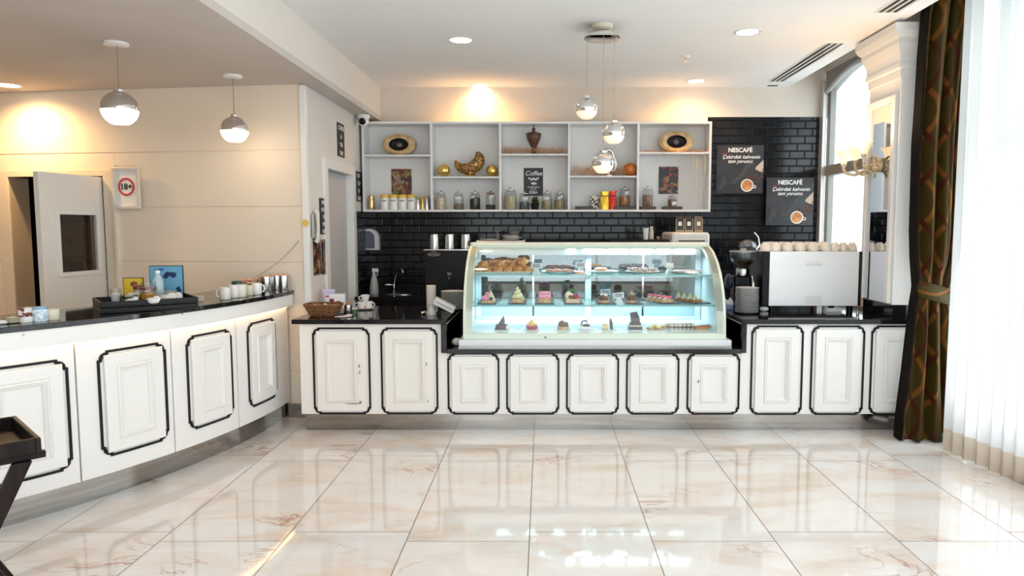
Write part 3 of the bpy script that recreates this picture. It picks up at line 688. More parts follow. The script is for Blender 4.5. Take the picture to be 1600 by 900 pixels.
# small plant
t = thing('potted_plant', 'small green bushy plant in a black pot between glass jars', 'plant', (sx(836), YO-.03, Z0))
MB().lathe([(.033,0),(.036,.006),(.045,.065),(.041,.07)], 20).build('pot', 'blackmatte', t)
mb = MB(); rnd = random.Random(3)
for _ in range(130):
    a = rnd.uniform(0, 2*PI); el = rnd.uniform(.2, 1.4); l = rnd.uniform(.05,.10)
    d = Vector((math.cos(a)*math.cos(el), math.sin(a)*math.cos(el)*.7, math.sin(el))); p = Vector((0,0,.062)); q = p+d*l
    sd = d.cross(Vector((0,0,1))).normalized()*.006
    mb.add([p+sd*.3, p-sd*.3, p+d*l*.6-sd, q, p+d*l*.6+sd], [(0,1,2,3,4)])
mb.build('leaves', vary(mat('dark_green_leaf', (.03,.09,.02), .5), (.012,.04,.010), (.06,.16,.03), 40), t, smooth=False, kind='stuff')
# gift bags
def bag(px, wpx, hpx, m_, label, rot=0, tie=None, y=YO):
    t = thing('gift_bag', label, 'bag', (sx(px), y, Z0), rot); w_, h_ = wpx*pxm/2, hpx*pxm
    prof = [(1,0),(1.03,.1),(1.02,.45),(.95,.70),(.66,.79),(.86,.88),(1.22,1)]
    loops = []
    for s, q in prof:
        dd = .03*s if q < .7 else .012
        n = 16; loops.append([(w_*s*math.cos(2*PI*i/n)*(1.15 if abs(math.cos(2*PI*i/n)) < .9 else 1), dd*math.sin(2*PI*i/n)*1.3+.002*math.sin(i*2.2), h_*q+.003*math.sin(i*1.9)*q) for i in range(n)])
    MB().loft(loops, True, False).build('wrapping', m_, t)
    if tie: MB().tube([(w_*.74*math.cos(2*PI*i/16), .018*math.sin(2*PI*i/16), h_*.76) for i in range(16)], .005, 6, closed=True).build('ribbon', tie, t)
    return t
pat = vary(mat('black_white_dots', (.6,.6,.6), .5), (.05,.04,.04), (.80,.74,.68), 45, 1, lo=.48, hi=.52)
red = mat('red_foil', (.65,.03,.02), .3, .3); yel = mat('gold_foil', (.85,.58,.06), .28, .5)
bag(931, 17, 23, pat, 'black and white dotted gift bag behind the gold foil bag', .15, y=YO+.05)
bag(944.5, 14, 28, yel, 'gold foil gift bag tied with a red ribbon', 0, red, y=YO-.02)
bag(957, 12, 29, red, 'red foil gift bag beside the gold one', -.1, mat('dark_red_ribbon', (.25,.02,.02), .4))

# posters and pictures
def food(name, cols, scale, seed):
    m = mat(name, (.3,.15,.1), .35); N, L, b_ = nodes(m)
    tc = N.new('ShaderNodeTexCoord'); mp = N.new('ShaderNodeMapping'); mp.inputs['Location'].default_value = (seed, seed*.7, seed*1.3); L.new(tc.outputs['Object'], mp.inputs[0])
    v = N.new('ShaderNodeTexVoronoi'); v.inputs['Scale'].default_value = scale; L.new(mp.outputs[0], v.inputs['Vector'])
    sp_ = N.new('ShaderNodeSeparateColor'); L.new(v.outputs['Color'], sp_.inputs[0])
    r = N.new('ShaderNodeValToRGB'); r.color_ramp.interpolation = 'CONSTANT'; e = r.color_ramp.elements
    e[0].position = 0; e[0].color = (*cols[0], 1); e[1].position = 1/len(cols); e[1].color = (*cols[1], 1)
    for k, c_ in enumerate(cols[2:]): q = e.new((k+2)/len(cols)); q.color = (*c_, 1)
    L.new(sp_.outputs[0], r.inputs[0])
    x = N.new('ShaderNodeMix'); x.data_type = 'RGBA'; x.blend_type = 'MULTIPLY'; x.inputs[0].default_value = 1
    n = N.new('ShaderNodeTexNoise'); n.inputs['Scale'].default_value = scale*2.5; n.inputs['Detail'].default_value = 5; L.new(mp.outputs[0], n.inputs['Vector'])
    rr = N.new('ShaderNodeValToRGB'); rr.color_ramp.elements[0].position = .35; rr.color_ramp.elements[1].position = .65; rr.color_ramp.elements[0].color = (.15,.12,.12,1); L.new(n.outputs['Fac'], rr.inputs[0])
    L.new(r.outputs[0], x.inputs[6]); L.new(rr.outputs[0], x.inputs[7]); L.new(x.outputs[2], b_.inputs['Base Color']); return m
food1 = food('food_photo_print', [(.30,.04,.03),(.10,.02,.02),(.55,.30,.10),(.35,.30,.06),(.25,.06,.06),(.5,.35,.25)], 26, 2)
food2 = food('dark_food_photo_print', [(.02,.02,.03),(.02,.025,.035),(.55,.25,.08),(.03,.03,.04),(.45,.06,.05),(.02,.02,.03)], 24, 5)
food3 = food('dish_photo_print', [(.40,.20,.08),(.05,.03,.03),(.6,.35,.2),(.35,.05,.04),(.15,.08,.05),(.5,.45,.15)], 22, 9)
pink = mat('white_ink', (.85,.85,.83), .6)
def poster_flat(px0, px1, y0, y1, m_, label, Y=YB-.016, name='food_poster', cat='poster'):
    c0 = at(px0, y1, Y); c1 = at(px1, y0, Y); w_, h_ = c1.x-c0.x, c1.z-c0.z
    t = thing(name, label, cat, ((c0.x+c1.x)/2, Y, c0.z))
    MB().box(-w_/2, w_/2, -.003, .0, 0, h_).build('sheet', m_, t, smooth=False)
    return t, w_, h_
poster_flat(612, 643, 264, 305, food1, 'poster of fruit and dishes above the yellow-lidded tins')
poster_flat(1029, 1060, 260.5, 303, food2, 'dark food photo poster in the right end bay of shelves')
t, w_, h_ = poster_flat(818.5, 848.5, 262.5, 306, mat('charcoal_print', (.018,.018,.022), .5), 'black poster with white coffee lettering behind the plant', name='coffee_poster')
text('Coffee', w_*.33, 'paper', (0, -.0045, h_*.80), parent=t, shear=.3, offset=.0006)
MB().tube([(w_*(-.28+.56*k/14), -.005, h_*.60+.010*math.sin(k*1.1)) for k in range(15)], .010, 6, radii=[.004+.008*abs(math.sin(k*.9)) for k in range(15)]).build('ribbon_ornament', 'paper', t)
MB().lathe([(.010,0),(.020,.008),(.026,.022),(.026,.024)], 20, sy=.12, c=(0,-.0045,h_*.40)).tube([(.024,-.005,h_*.45),(.036,-.005,h_*.45),(.034,-.005,h_*.42),(.018,-.005,h_*.415)], .0025, 6).build('cup_drawing', 'paper', t)
text('IS ALWAYS A', w_*.105, 'paper', (0, -.0045, h_*.31), parent=t, offset=.0004)
text('GOOD', w_*.10, 'paper', (0, -.0045, h_*.235), parent=t)
text('IDEA', w_*.20, 'paper', (0, -.0045, h_*.12), parent=t, offset=.0008)
# branded coffee posters
chalk = vary(mat('charcoal_poster', (.016,.014,.018), .4), (.010,.010,.013), (.030,.024,.030), 5)
def coffee(px0, px1, y0, y1, Y, label):
    t, w_, h_ = poster_flat(px0, px1, y0, y1, chalk, label, Y, 'coffee_poster')
    text('NESCAFÉ', .062, 'paper', (0, -.005, h_*.895), parent=t, xs=1.0, offset=.0016)
    text('Çekirdek kahvenin', .052, 'paper', (0.01, -.005, h_*.755), parent=t, shear=.35, offset=.0006)
    text('tam yorumu', .052, 'paper', (0.0, -.005, h_*.665), parent=t, shear=.35, offset=.0006)
    rd = mat('red_ink', (.6,.03,.03), .5)
    text('“', .10, rd, (-w_*.33, -.005, h_*.76), parent=t); text('”', .10, rd, (w_*.22, -.005, h_*.62), parent=t)
    # coffee branches in grey chalk
    rnd = random.Random(11); mb = MB(); gchalk = mat('chalk_grey', (.17,.17,.18), .7)
    for bx, bz, ang0 in ((-.42,.05,75),(-.18,.20,35),(.0,.32,55),(.08,.50,40),(-.30,.14,100)):
        p0 = Vector((bx*w_, -.005, bz*h_)); d = Vector((math.cos(R(ang0)), 0, math.sin(R(ang0)))); nn = Vector((-d.z, 0, d.x))
        mb.tube([p0, p0+d*.11], .0012, 4)
        for k in range(4):
            for sgn in (-1, 1):
                b0 = p0+d*(.02+.026*k); tip = b0+d*.032+nn*sgn*.03; md = (b0+tip)/2
                mb.tube([b0, md+nn*sgn*.010, tip, md-nn*sgn*.004+d*.008, b0], .0011, 4)
    mb.build('branch_drawing', gchalk, t)
    MB().add([(w_*.5, -.0045, h_*.70), (w_*.335, -.0045, h_*.54), (w_*.33, -.0045, h_*.50), (w_*.5, -.0045, h_*.42)], [(0,1,2,3)]).build('sack_print', mat('sack_beige', (.55,.42,.34), .7), t, smooth=False).modifiers.new('s','SOLIDIFY').thickness = .0008
    mb = MB()
    for k in range(70):
        u_, v_ = rnd.uniform(.14,.49), 0; v_ = rnd.uniform(.22+.0*u_, .50 - (.49-u_)*.5)
        mb.sphere((u_*w_, -.005, v_*h_), .008, (1,.25,.7), n=8, m=4)
    mb.build('bean_print', vary(mat('bean_brown', (.10,.03,.02), .5), (.05,.015,.012), (.22,.06,.04), 30), t, kind='stuff')
    cupx, cupz, cr = w_*.16, h_*.165, w_*.135
    o = MB().lathe([(cr,0),(cr,.002),(cr*.86,.003),(cr*.84,.0015)], 36).tube([(cr*.95, -.0*cr, .001),(cr*1.35,-cr*.10,.001),(cr*1.42,-cr*.30,.001),(cr*1.2,-cr*.42,.001),(cr*.9,-cr*.35,.001)], cr*.08, 6).build('cup_print', 'white_ceramic', t)
    o.location = (cupx, -.0045, cupz); o.rotation_euler = (R(90), 0, 0)
    o2 = MB().lathe([(cr*.84,.002),(cr*.5,.0035),(.001,.0035)], 32).build('crema', vary(mat('coffee_crema', (.55,.20,.06), .5), (.40,.12,.04), (.70,.32,.10), 12), o)
coffee(1118.5, 1193.5, 227, 302, YB-.012, 'charcoal coffee poster with cup, upper left one on the black tiles')
coffee(1196, 1271.5, 277.5, 352, YB-.05, 'charcoal coffee poster with cup, lower right one nearer the window')

# security camera under the beam corner
c = at(569.5, 187, 7.15)
t = thing('security_camera', 'white dome camera with black lens at the top left corner of the shelves', 'camera', (c.x, 7.12, ZL))
MB().lathe([(.062,0),(.062,-.02),(.055,-.035)], 24).build('mount', 'white_ceramic', t)
MB().sphere((0,-.01,-.06), .052, n=20, m=12).build('dome', 'white_ceramic', t)
o = MB().lathe([(.034,0),(.030,.012),(.012,.018)], 20).build('lens', 'black', t); o.location = (0, -.058, -.068); o.rotation_euler = (R(105), 0, 0)
# little posters on the side wall
def side_poster(px0, px1, y0, y1, m_, label, name='side_poster', x=XS+.003, words=None):
    # px on a wall facing +X : solve depth from px
    def YX(px, z):  # (px-VPX)*(Y*cp+(H-z)*sp)/F = x
        return (x*F_PX/(px-VPX) - (CAM_H-z)*sp)/cp
    zc = ZA((y0+y1)/2, 6.5); ya, yb = YX(px0, zc), YX(px1, zc); ym = (ya+yb)/2; z0, z1 = ZA(y1, ym), ZA(y0, ym)
    t = thing(name, label, 'poster', (x, ym, z0))
    MB().box(0, .004, -(yb-ya)/2, (yb-ya)/2, 0, z1-z0).build('sheet', m_, t, smooth=False)
    if words:
        n = len(words)
        for k, wd in enumerate(words):
            text(wd, min((yb-ya)*.30, (z1-z0)/n*.7), 'paper', (.0055, 0, (z1-z0)*(1-(k+.6)/n)), (R(90), 0, R(90)), parent=t, offset=.0006)
    return t
blk = mat('black_print', (.02,.018,.018), .5)
side_poster(527, 537.5, 193, 245, blk, 'narrow black lettered poster above the doorway', words=('COFFEE','&','TEA','TIME'))
side_poster(555.5, 565, 268, 315, blk, 'narrow black poster between the doorway and the shelves', words=('HOT','CUP','OF','CAFE'))
side_poster(499.5, 511, 310, 366, blk, 'black chalk menu poster above the phone handset', words=('MENU','COFFEE','TEA','MILK','CAKE'))
side_poster(490, 501.5, 372, 429, food3, 'colourful food poster on the side wall, left one of the pair')
side_poster(503, 513.5, 374, 428, food('night_food_print', [(.02,.02,.05),(.02,.02,.06),(.5,.12,.05),(.03,.03,.06),(.4,.15,.05),(.02,.02,.05)], 20, 14), 'dark blue food poster on the side wall, right one of the pair')
# phone handset on the wall with its cable
def sideY(px, z=1.5): return (XS*F_PX/(px-VPX) - (CAM_H-z)*sp)/cp
yy = sideY(488.5); zz = ZA(382, yy)
t = thing('wall_phone', 'pale grey phone handset hanging on the side wall', 'phone', (XS+.005, yy, zz))
ph = mat('pale_grey_plastic', (.45,.44,.40), .35)
MB().box(0, .016, -.05, .05, .05, .24).build('cradle', ph, t, bevel=.012)
MB().tube([(.02,0,.27),(.035,0,.25),(.040,0,.15),(.035,0,.04),(.02,0,.02)], .018, 10, radii=[.022,.020,.013,.020,.022]).build('handset', mat('light_handset', (.6,.58,.53), .35), t)
MB().tube([(.02, .02*math.sin(k*1.4), .02-.004*k+.01*math.cos(k*1.4)) for k in range(14)], .004, 6).build('coiled_cord', 'blackmatte', t)
p0 = Vector((XS+.02, sideY(484), ZA(350, 5.7))); p1 = at(399, 433, 5.42)
mb = MB().tube([p0.lerp(p1, k/12) + Vector((0,0,-.05*math.sin(PI*k/12))) for k in range(13)], .0035, 6)
tag(mb.build('thin_cable', mat('grey_cable', (.33,.31,.29), .5)), 'thin grey cable sagging from the phone to the curved counter', 'cable')
c = at(478.5, 348.5, 5.6); tag(MB().lathe([(.028,0),(.028,.002)], 20).build('yellow_sticker', mat('yellow_paper', (.75,.50,.12), .6)), 'round yellow sticker near the phone on the wall corner', 'sticker', loc=(c.x+.0, 5.58, c.z)).rotation_euler = (R(90), 0, 0)
# 18+ sign
us = 1.36; mb_w = MB()
sg = thing('age_sign', 'framed sign with 18+ in a red ring on the panelled wall', 'sign')
sg.matrix_world = wallM(1.475, .037, 1.675)
# local x = along wall leftwards -> mirror for reading, so parts use -x as right
fw_, fh_ = .245, .335
mb = MB()
for a in ((-fw_/2, fw_/2, 0, .028), (-fw_/2, fw_/2, fh_-.028, fh_), (-fw_/2, -fw_/2+.028, .028, fh_-.028), (fw_/2-.028, fw_/2, .028, fh_-.028)): mb.box(a[0], a[1], 0, .022, a[2], a[3])
mb.build('frame', mat('pale_frame', (.72,.68,.62), .35, .2), sg, smooth=False, bevel=.004)
MB().box(-fw_/2+.02, fw_/2-.02, 0, .008, .02, fh_-.02).build('board', 'paper', sg, smooth=False)
o = MB().lathe([(.056,0),(.056,.003),(.072,.003),(.072,0)], 40, caps=False).build('red_ring', mat('sign_red', (.55,.04,.03), .5), sg, smooth=False)
o.location = (0, .009, fh_*.53); o.rotation_euler = (R(-90), 0, 0)
text('18+', .068, 'blackmatte', (0, .0105, fh_*.53), (R(90), 0, R(180)), '18_plus', sg, offset=.0014).name = 'numerals'

# ================================================================== LAMPS
warm = (1, .66, .34)
def pendant(px, y_can, py_ball, r_px, label, zc=ZL):
    Y = YA(y_can, zc); x = XA(px, Y, zc); zb = ZA(py_ball, Y); r = r_px*(Y+.1)/F_PX
    t = thing('pendant_lamp', label, 'lamp', (x, Y, zb))
    MB().lathe([(.07,zc-zb),(.07,zc-zb-.012),(.055,zc-zb-.02)], 24).build('canopy', 'white_ceramic', t)
    MB().tube([(0,0,zc-zb-.02),(0,0,r*1.15)], .0022, 6).build('cord', mat('brown_cord', (.25,.16,.09), .5), t)
    MB().lathe([(r*.30,r*.93),(r*.30,r*1.08),(r*.22,r*1.15),(r*.06,r*1.18)], 20).build('cap', 'chrome', t)
    MB().sphere((0,0,0), r, n=32, m=14, a0=R(-6), a1=PI/2).build('chrome_shade', 'chrome', t)
    MB().sphere((0,0,0), r*.985, n=32, m=10, a0=R(-62), a1=R(-5)).build('diffuser', mat('lit_glass', (1,.93,.82), .3, emit=13, ecol=(1,.74,.46)), t)
    return t
pendant(182, 67, 170, 26, 'chrome ball pendant over the curved counter, the larger left one')
pendant(363.5, 118, 203, 20.3, 'chrome ball pendant over the curved counter, the smaller right one')
# cluster
Yc = YA(39, ZH); xc = XA(941, Yc, ZH)
t = thing('cluster_pendant_lamp', 'chrome disc ceiling lamp with three hanging chrome balls above the display', 'lamp', (xc, Yc, 0))
zd = ZA(58, Yc)
MB().lathe([(.075,ZH),(.075,ZH-.025),(.055,ZH-.045)], 24).build('canopy', mat('cream_canopy', (.72,.66,.52), .4), t)
MB().lathe([(.012,ZH-.04),(.012,zd)], 10).build('stem', 'chrome', t)
MB().lathe([(.02,zd+.03),(.115,zd+.02),(.133,zd+.005),(.133,zd-.01),(.12,zd-.018)], 36).build('disc', 'chrome', t)
for (px, py, pxc) in ((916.5,170,917), (959,208.5,959.5), (942,255,943)):
    off = {916.5: (-.115,.0), 959: (.08,-.03), 942: (.01,.05)}[px]
    Yb = Yc+off[1]; zb = ZA(py, Yb); xb = XA(px, Yb, zb)-xc; r = .082
    p = Vector((xb, off[1], zb))
    MB().tube([(xb, off[1], zd-.015), (xb, off[1], zb+r)], .0022, 6).build('cord', mat('tan_cord', (.45,.35,.2), .5), t)
    g = MB().sphere(p, r, n=32, m=14, a0=R(-16), a1=PI/2).build('chrome_shade', 'chrome', t)
    MB().sphere(p, r*.985, n=32, m=10, a0=R(-66), a1=R(-15)).build('diffuser', mat('dim_lit_glass', (.95,.80,.66), .25, emit=.55, ecol=(1,.72,.5)), g)
    MB().lathe([(.026,r*.94),(.026,r*1.1),(.015,r*1.18)], 16, c=p).build('cap', 'chrome', g)
# recessed downlights
def downlight(px, py, zc, label, power, spot=True, col=warm, size=75, rr=.085, em=14):
    Y = YA(py, zc); x = XA(px, Y, zc)
    t = thing('downlight', label, 'ceiling light', (x, Y, zc))
    MB().lathe([(rr,0),(rr+.014,-.001),(rr+.012,-.006),(rr-.004,-.004),(rr-.006,.004)], 32, caps=False).build('rim', 'white_ceramic', t)
    MB().lathe([(rr-.004,.0),(rr-.004,-.003)], 32).build('lens', mat('lamp_lens', (1,.95,.85), .3, emit=em, ecol=(1,.86,.66)), t)
    d = bpy.data.lights.new('downlight_beam', 'SPOT'); d.energy = power; d.color = col; d.spot_size = R(size*2); d.spot_blend = .9; d.shadow_soft_size = .05
    o = bpy.data.objects.new('downlight_beam', d); C.objects.link(o); o.parent = t; o.location = (0, 0, -.02)
    return t
downlight(720, 62.5, ZH, 'round recessed ceiling light, nearer left one on the high ceiling', 22)
downlight(1168, 50, ZH, 'round recessed ceiling light, nearer right one on the high ceiling', 22)
downlight(749.5, 134, ZH, 'round recessed ceiling light close to the back wall, left one', 48, col=(1,.50,.15), size=80)
downlight(1087.5, 126.5, ZH, 'round recessed ceiling light close to the back wall, right one', 48, col=(1,.50,.15), size=80)
downlight(12, 133, ZL, 'round recessed light in the low ceiling at the left edge', 85, col=(1,.60,.25), size=82)
# air slots
def slots(px0, py0, px1, py1, label):
    Ya, Yb_ = YA(py0, ZH), YA(py1, ZH); xa = XA(px0, Ya, ZH); xb = XA(px1, Yb_, ZH); x = (xa+xb)/2
    t = thing('air_slot_diffuser', label, 'air vent', (x, min(Ya, Yb_), ZH)); Ln = abs(Ya-Yb_)
    MB().box(-.085, .085, 0, Ln, -.003, 0).build('frame', 'white_ceramic', t, smooth=False)
    for k in (-1, 0, 1): MB().box(k*.048-.013, k*.048+.013, .01, Ln-.01, -.0045, -.0025).build('slot', 'blackmatte', t, smooth=False)
slots(1216, 127, 1303, 67, 'triple-slot air vent in the ceiling above the corner window')
slots(1386, 19, 1440, -16, 'triple-slot air vent in the ceiling near the column top')
Y = YA(131.5, ZH); tag(MB().box(-.05, .05, -.02, .02, -.004, 0).build('vent_end', 'blackmatte', smooth=False), 'short dark end piece of the ceiling air slots', 'air vent', loc=(XA(1207, 7.42, ZH), 7.42, ZH))
Y = YA(88, ZH); t = thing('sprinkler', 'small white ceiling sprinkler head between the downlights', 'sprinkler', (XA(1071.5, Y, ZH), Y, ZH))
MB().lathe([(.035,0),(.03,-.008),(.012,-.012)], 20).build('rose', 'white_ceramic', t)
MB().lathe([(.006,-.01),(.006,-.035),(.018,-.038),(.018,-.041)], 14).build('deflector', 'steel', t)
# wall sconce on the mirror
t = thing('wall_sconce', 'ornate cream and gold wall lamp with lit tulip glass shades on the column mirror', 'lamp', (cx0-.01, 5.45, ZA(258, 5.45)))
wx, wz = t.location.x, t.location.z
MB().lathe([(.05,0),(.055,.01),(.04,.03),(.03,.045),(.012,.05)], 24).build('backplate', 'brass', t).rotation_euler = (0, R(-90), 0)
tul = mat('tulip_glass', (.95,.72,.48), .3, emit=1.0, ecol=(1,.62,.30))
for k, (px, py, Ys) in enumerate(((1318, 261, 5.33), (1349, 245, 5.40), (1372, 250, 5.58))):
    p = at(px, py, Ys); q = Vector((p.x-wx, Ys-5.45, p.z-wz))
    if k == 2: q = Vector((-.13, .15, .03))
    d = Vector((q.x, q.y, 0))
    arm = MB().tube([Vector((-.03,0,0)), Vector((-.05,0,-.005))+d*.15, d*.4+Vector((0,0,-.045)), d*.7+Vector((0,0,q.z*.3-.075)), d*.93+Vector((0,0,q.z*.6-.055)), q+Vector((0,0,-.02)), q], .011, 10).build('arm', 'brass', t)
    MB().lathe([(.010,0),(.019,.004),(.021,.018),(.016,.022)], 18, c=q).build('socket', 'brass', arm)
    mb = MB(); n = 24; loops = []
    for rr, zz in ((.019,.02),(.024,.04),(.031,.065),(.041,.09),(.060,.112),(.064,.114),(.058,.110),(.040,.086),(.028,.06),(.018,.03)):
        loops.append([(q.x+rr*(1+.10*math.cos(6*2*PI*i/n)*(rr > .035))*math.cos(2*PI*i/n), q.y+rr*(1+.10*math.cos(6*2*PI*i/n)*(rr > .035))*math.sin(2*PI*i/n), q.z+zz+(.006*math.cos(6*2*PI*i/n) if rr > .05 else 0)) for i in range(n)])
    mb.loft(loops, True, True).build('tulip_shade', tul, arm)
    l = bpy.data.lights.new('sconce_bulb', 'POINT'); l.energy = 5; l.color = (1,.68,.38); l.shadow_soft_size = .02
    lo = bpy.data.objects.new('sconce_bulb', l); C.objects.link(lo); lo.parent = t; lo.location = q+Vector((0,0,.10))
mb = MB()
for s_ in (-1, 1):
    mb.tube([(-.02-.05*k/14-.028*math.sin(k*.45), s_*(.03+.032*math.cos(k*.45)), .01+.055*math.sin(k*.34)) for k in range(15)], .007, 8, radii=[.009-.0004*k for k in range(15)])
mb.build('scrollwork', 'brass', t)
MB().lathe([(.004,-.10),(.013,-.085),(.008,-.07),(.022,-.05),(.028,-.02),(.018,.0),(.022,.02),(.008,.04)], 16, c=(-.045,0,0)).build('finial', 'brass', t)

# ================================================================== CAKE DISPLAY CASE
gx0, gx1 = -.602, 1.372
gm_ = mat('pale_green_frame', (.66,.76,.66), .35)
case = thing('cake_display_case', 'long curved-glass refrigerated cake display with lit shelves on the low worktop', 'display case', (0,0,0))
prof = [(5.275,.70),(5.28,.80),(5.295,.90),(5.325,1.0),(5.375,1.09),(5.45,1.18),(5.56,1.265),(5.70,1.335),(5.88,1.385)]   # (Y, Z) of the curved front
YBK = 6.10
base = MB().box(gx0-.03, gx1+.035, 5.235, YBK+.04, .632, .640).build('foot_rail', 'steel', case, smooth=False)
MB().box(gx0-.03, gx1+.035, 5.24, YBK+.04, .640, .688).build('base', mat('base_white', (.74,.77,.80), .35), case, smooth=False, bevel=.006)
MB().box(gx0, gx1, 5.268, 5.30, .688, .735).build('front_sill', gm_, case, smooth=False, bevel=.003)
# side panels with a frame band along the curve
def sideband(x0, x1, wdt, m_, name):
    o_, i_ = [], []
    for k, (y, z) in enumerate(prof):
        a = prof[max(0, k-1)]; b_ = prof[min(len(prof)-1, k+1)]; d = Vector((b_[0]-a[0], b_[1]-a[1])).normalized(); n_ = Vector((d.y, -d.x))
        o_.append((y, z)); i_.append((y+n_.x*wdt, z+n_.y*wdt))
    vs0 = [[(x, *p) for p in (a, b_) for x in ()] for a, b_ in ()]
    loops = [[(x0, *a), (x1, *a), (x1, *b_), (x0, *b_)] for a, b_ in zip(o_, i_)]
    return MB().loft(loops).build(name, m_, case)
bandm = mat('cream_edge_frame', (.68,.75,.64), .35)
sideband(gx0, gx0+.068, .03, bandm, 'side_frame'); sideband(gx1-.068, gx1, .03, bandm, 'side_frame')
for x0, x1 in ((gx0+.004, gx0+.016), (gx1-.016, gx1-.004)):
    poly = [(y+.004, z) for y, z in prof] + [(YBK, 1.385), (YBK, .70)]
    MB().prism(poly, x0, x1, 'x').build('side_panel', mat('side_panel_white', (.70,.80,.84), .3), case, smooth=False)
# glass front
gl = MB().loft([[(gx0+.02, y, z), (gx1-.02, y, z)] for y, z in prof], False, False, closed=False).build('curved_glass', 'glass', case)
MB().box(gx0, gx1, 5.865, YBK+.02, 1.385, 1.402).build('top_panel', mat('case_top_cream', (.80,.80,.74), .3), case, smooth=False, bevel=.004)
MB().box(gx0+.02, gx1-.02, 5.83, 5.868, 1.352, 1.386).build('top_rail', gm_, case, smooth=False, bevel=.003)
# back frame with sliding panes
bm_ = mat('inner_white_frame', (.72,.82,.87), .3)
fb = MB().box(gx0+.02, gx1-.02, YBK-.04, YBK, 1.30, 1.385).box(gx0+.02, gx1-.02, YBK-.04, YBK, .735, .768).box(gx0+.02, gx0+.07, YBK-.04, YBK, .768, 1.30).box(gx1-.07, gx1-.02, YBK-.04, YBK, .768, 1.30)
xm = (gx0+gx1)/2
fb.box(xm-.025, xm+.025, YBK-.05, YBK, .768, 1.30); fb.build('back_frame', bm_, case, smooth=False, bevel=.002)
for x0, x1 in ((gx0+.07, xm-.025), (xm+.025, gx1-.07)):
    p_ = MB().box(x0, x1, YBK-.02, YBK-.014, .768, 1.30).build('sliding_pane', 'paneglass', case, smooth=False)
    MB().box((x0+x1)/2-.008, (x0+x1)/2+.008, YBK-.03, YBK-.02, .768, 1.30).build('pane_edge', 'steel', p_, smooth=False)
MB().box(gx0+.07, gx1-.07, YBK-.030, YBK-.022, .768, .905).build('reflection_panel', mat('pale_blue_reflection', (.36,.52,.60), .2), case, smooth=False)  # opaque pale blue added for the reflection in the lower panes
# centre post, deck, shelves
MB().box(gx0+.02, gx1-.02, 5.30, YBK-.04, .70, .735).build('deck', mat('deck_white', (.72,.84,.86), .25), case, smooth=False)
shT, shM, shB = 1.150, .925, .735
for z, y0, nm in ((shT, 5.60, 'glass_shelf'), (shM, 5.47, 'glass_shelf')):
    s_ = MB().box(gx0+.03, gx1-.03, y0, YBK-.06, z-.008, z).build(nm, 'shelfglass', case, smooth=False)
    MB().box(gx0+.03, gx1-.03, y0-.004, y0+.002, z-.010, z+.001).build('glass_edge', mat('glass_edge_teal', (.25,.47,.47), .15), s_, smooth=False)
    MB().box(gx0+.03, gx1-.03, YBK-.075, YBK-.05, z-.04, z-.012).build('support_rail', bm_, s_, smooth=False)
for z in (shT, shM):
    for x in (gx0+.025, xm, gx1-.025): MB().box(x-.012, x+.012, 5.50 if z == shM else 5.62, YBK-.05, z-.028, z-.010).build('bracket', bm_, case, smooth=False)
# lights of the case
ledm = mat('case_led', (.85,.95,1), .3, emit=9, ecol=(.80,.93,1))
MB().box(gx0+.07, gx1-.07, 5.875, 5.93, 1.30, 1.352).build('lamp_housing', bm_, case, smooth=False)
for a, c_ in ((886,899),(912,942),(950,980),(986,1018),(1026,1046),(1054,1086)):
    MB().box(XA(a, 5.87, 1.33), XA(c_, 5.87, 1.33), 5.866, 5.88, 1.312, 1.350).build('led_lamp', ledm, case, smooth=False, bevel=.008)
for nm, loc, sx_, sy_, pw in (('case_light', ((gx0+gx1)/2, 5.93, 1.295), 1.8, .05, 6), ('case_light', ((gx0+gx1)/2, 6.0, 1.135), 1.8, .04, 2.5), ('case_light', ((gx0+gx1)/2, 5.95, .910), 1.8, .04, 4.5)):
    l = area(nm, loc, (R(-12), 0, 0), sx_, sy_, pw, (.78,.93,1)); l.parent = case
o = MB().lathe([(.006,0),(.006,.004)], 10).build('lock', 'blackmatte', case); o.location = (XA(852, 5.27, .7), 5.268, .705); o.rotation_euler = (R(90), 0, 0)

# ------------------------------------------------------------------ food
def fx_(px, Y, z): return XA(px, Y, z)
cream = mat('whipped_cream', (.82,.78,.66), .5); sponge = vary(mat('sponge', (.62,.40,.20), .8), (.50,.30,.14), (.72,.50,.28), 60, 3, .2)
choc = mat('dark_chocolate', (.035,.018,.014), .3); berry = mat('berry_glaze', (.45,.02,.08), .2, coat=.5); pinkc = mat('pink_icing', (.85,.28,.45), .4)
green = mat('pale_green_cream', (.70,.78,.35), .5); slate = mat('slate_tray', (.03,.035,.05), .35); yel_ = mat('lemon_custard', (.85,.60,.15), .4)
whitec = mat('white_glaze', (.85,.84,.82), .35); plate_m = mat('glass_plate', (.62,.72,.74), .1, coat=.5)
crm = vary(mat('baked_crust', (.45,.20,.06), .45), (.28,.10,.03), (.66,.36,.12), 22, 4, .2)
def tray(px, Y, z, w_, d_, label, m_=slate, h=.008, name='slate_tray', cat='tray', rot=0):
    o = MB().box(-w_/2, w_/2, -d_/2, d_/2, 0, h).build(name, m_, bevel=.002)
    tag(o, label, cat, loc=(fx_(px, Y, z), Y, z)); o.rotation_euler = (0, 0, rot); return o
def swirl(mb, c, r, h, n=5):
    pts, rad = [], []
    for k in range(n*10+1):
        s = k/(n*10); a = 2*PI*n*s*.6; rr = r*(1-s)**.8*.6
        pts.append((c[0]+rr*math.cos(a), c[1]+rr*math.sin(a), c[2]+h*s)); rad.append(r*.48*(1-s*.75))
    return mb.tube(pts, .01, 8, radii=rad)
def wedge(mb, w_, l_, z0, z1):
    return mb.prism([(-w_/2, -l_/2), (w_/2, -l_/2), (w_*.12, l_/2), (-w_*.12, l_/2)], z0, z1, 'z')
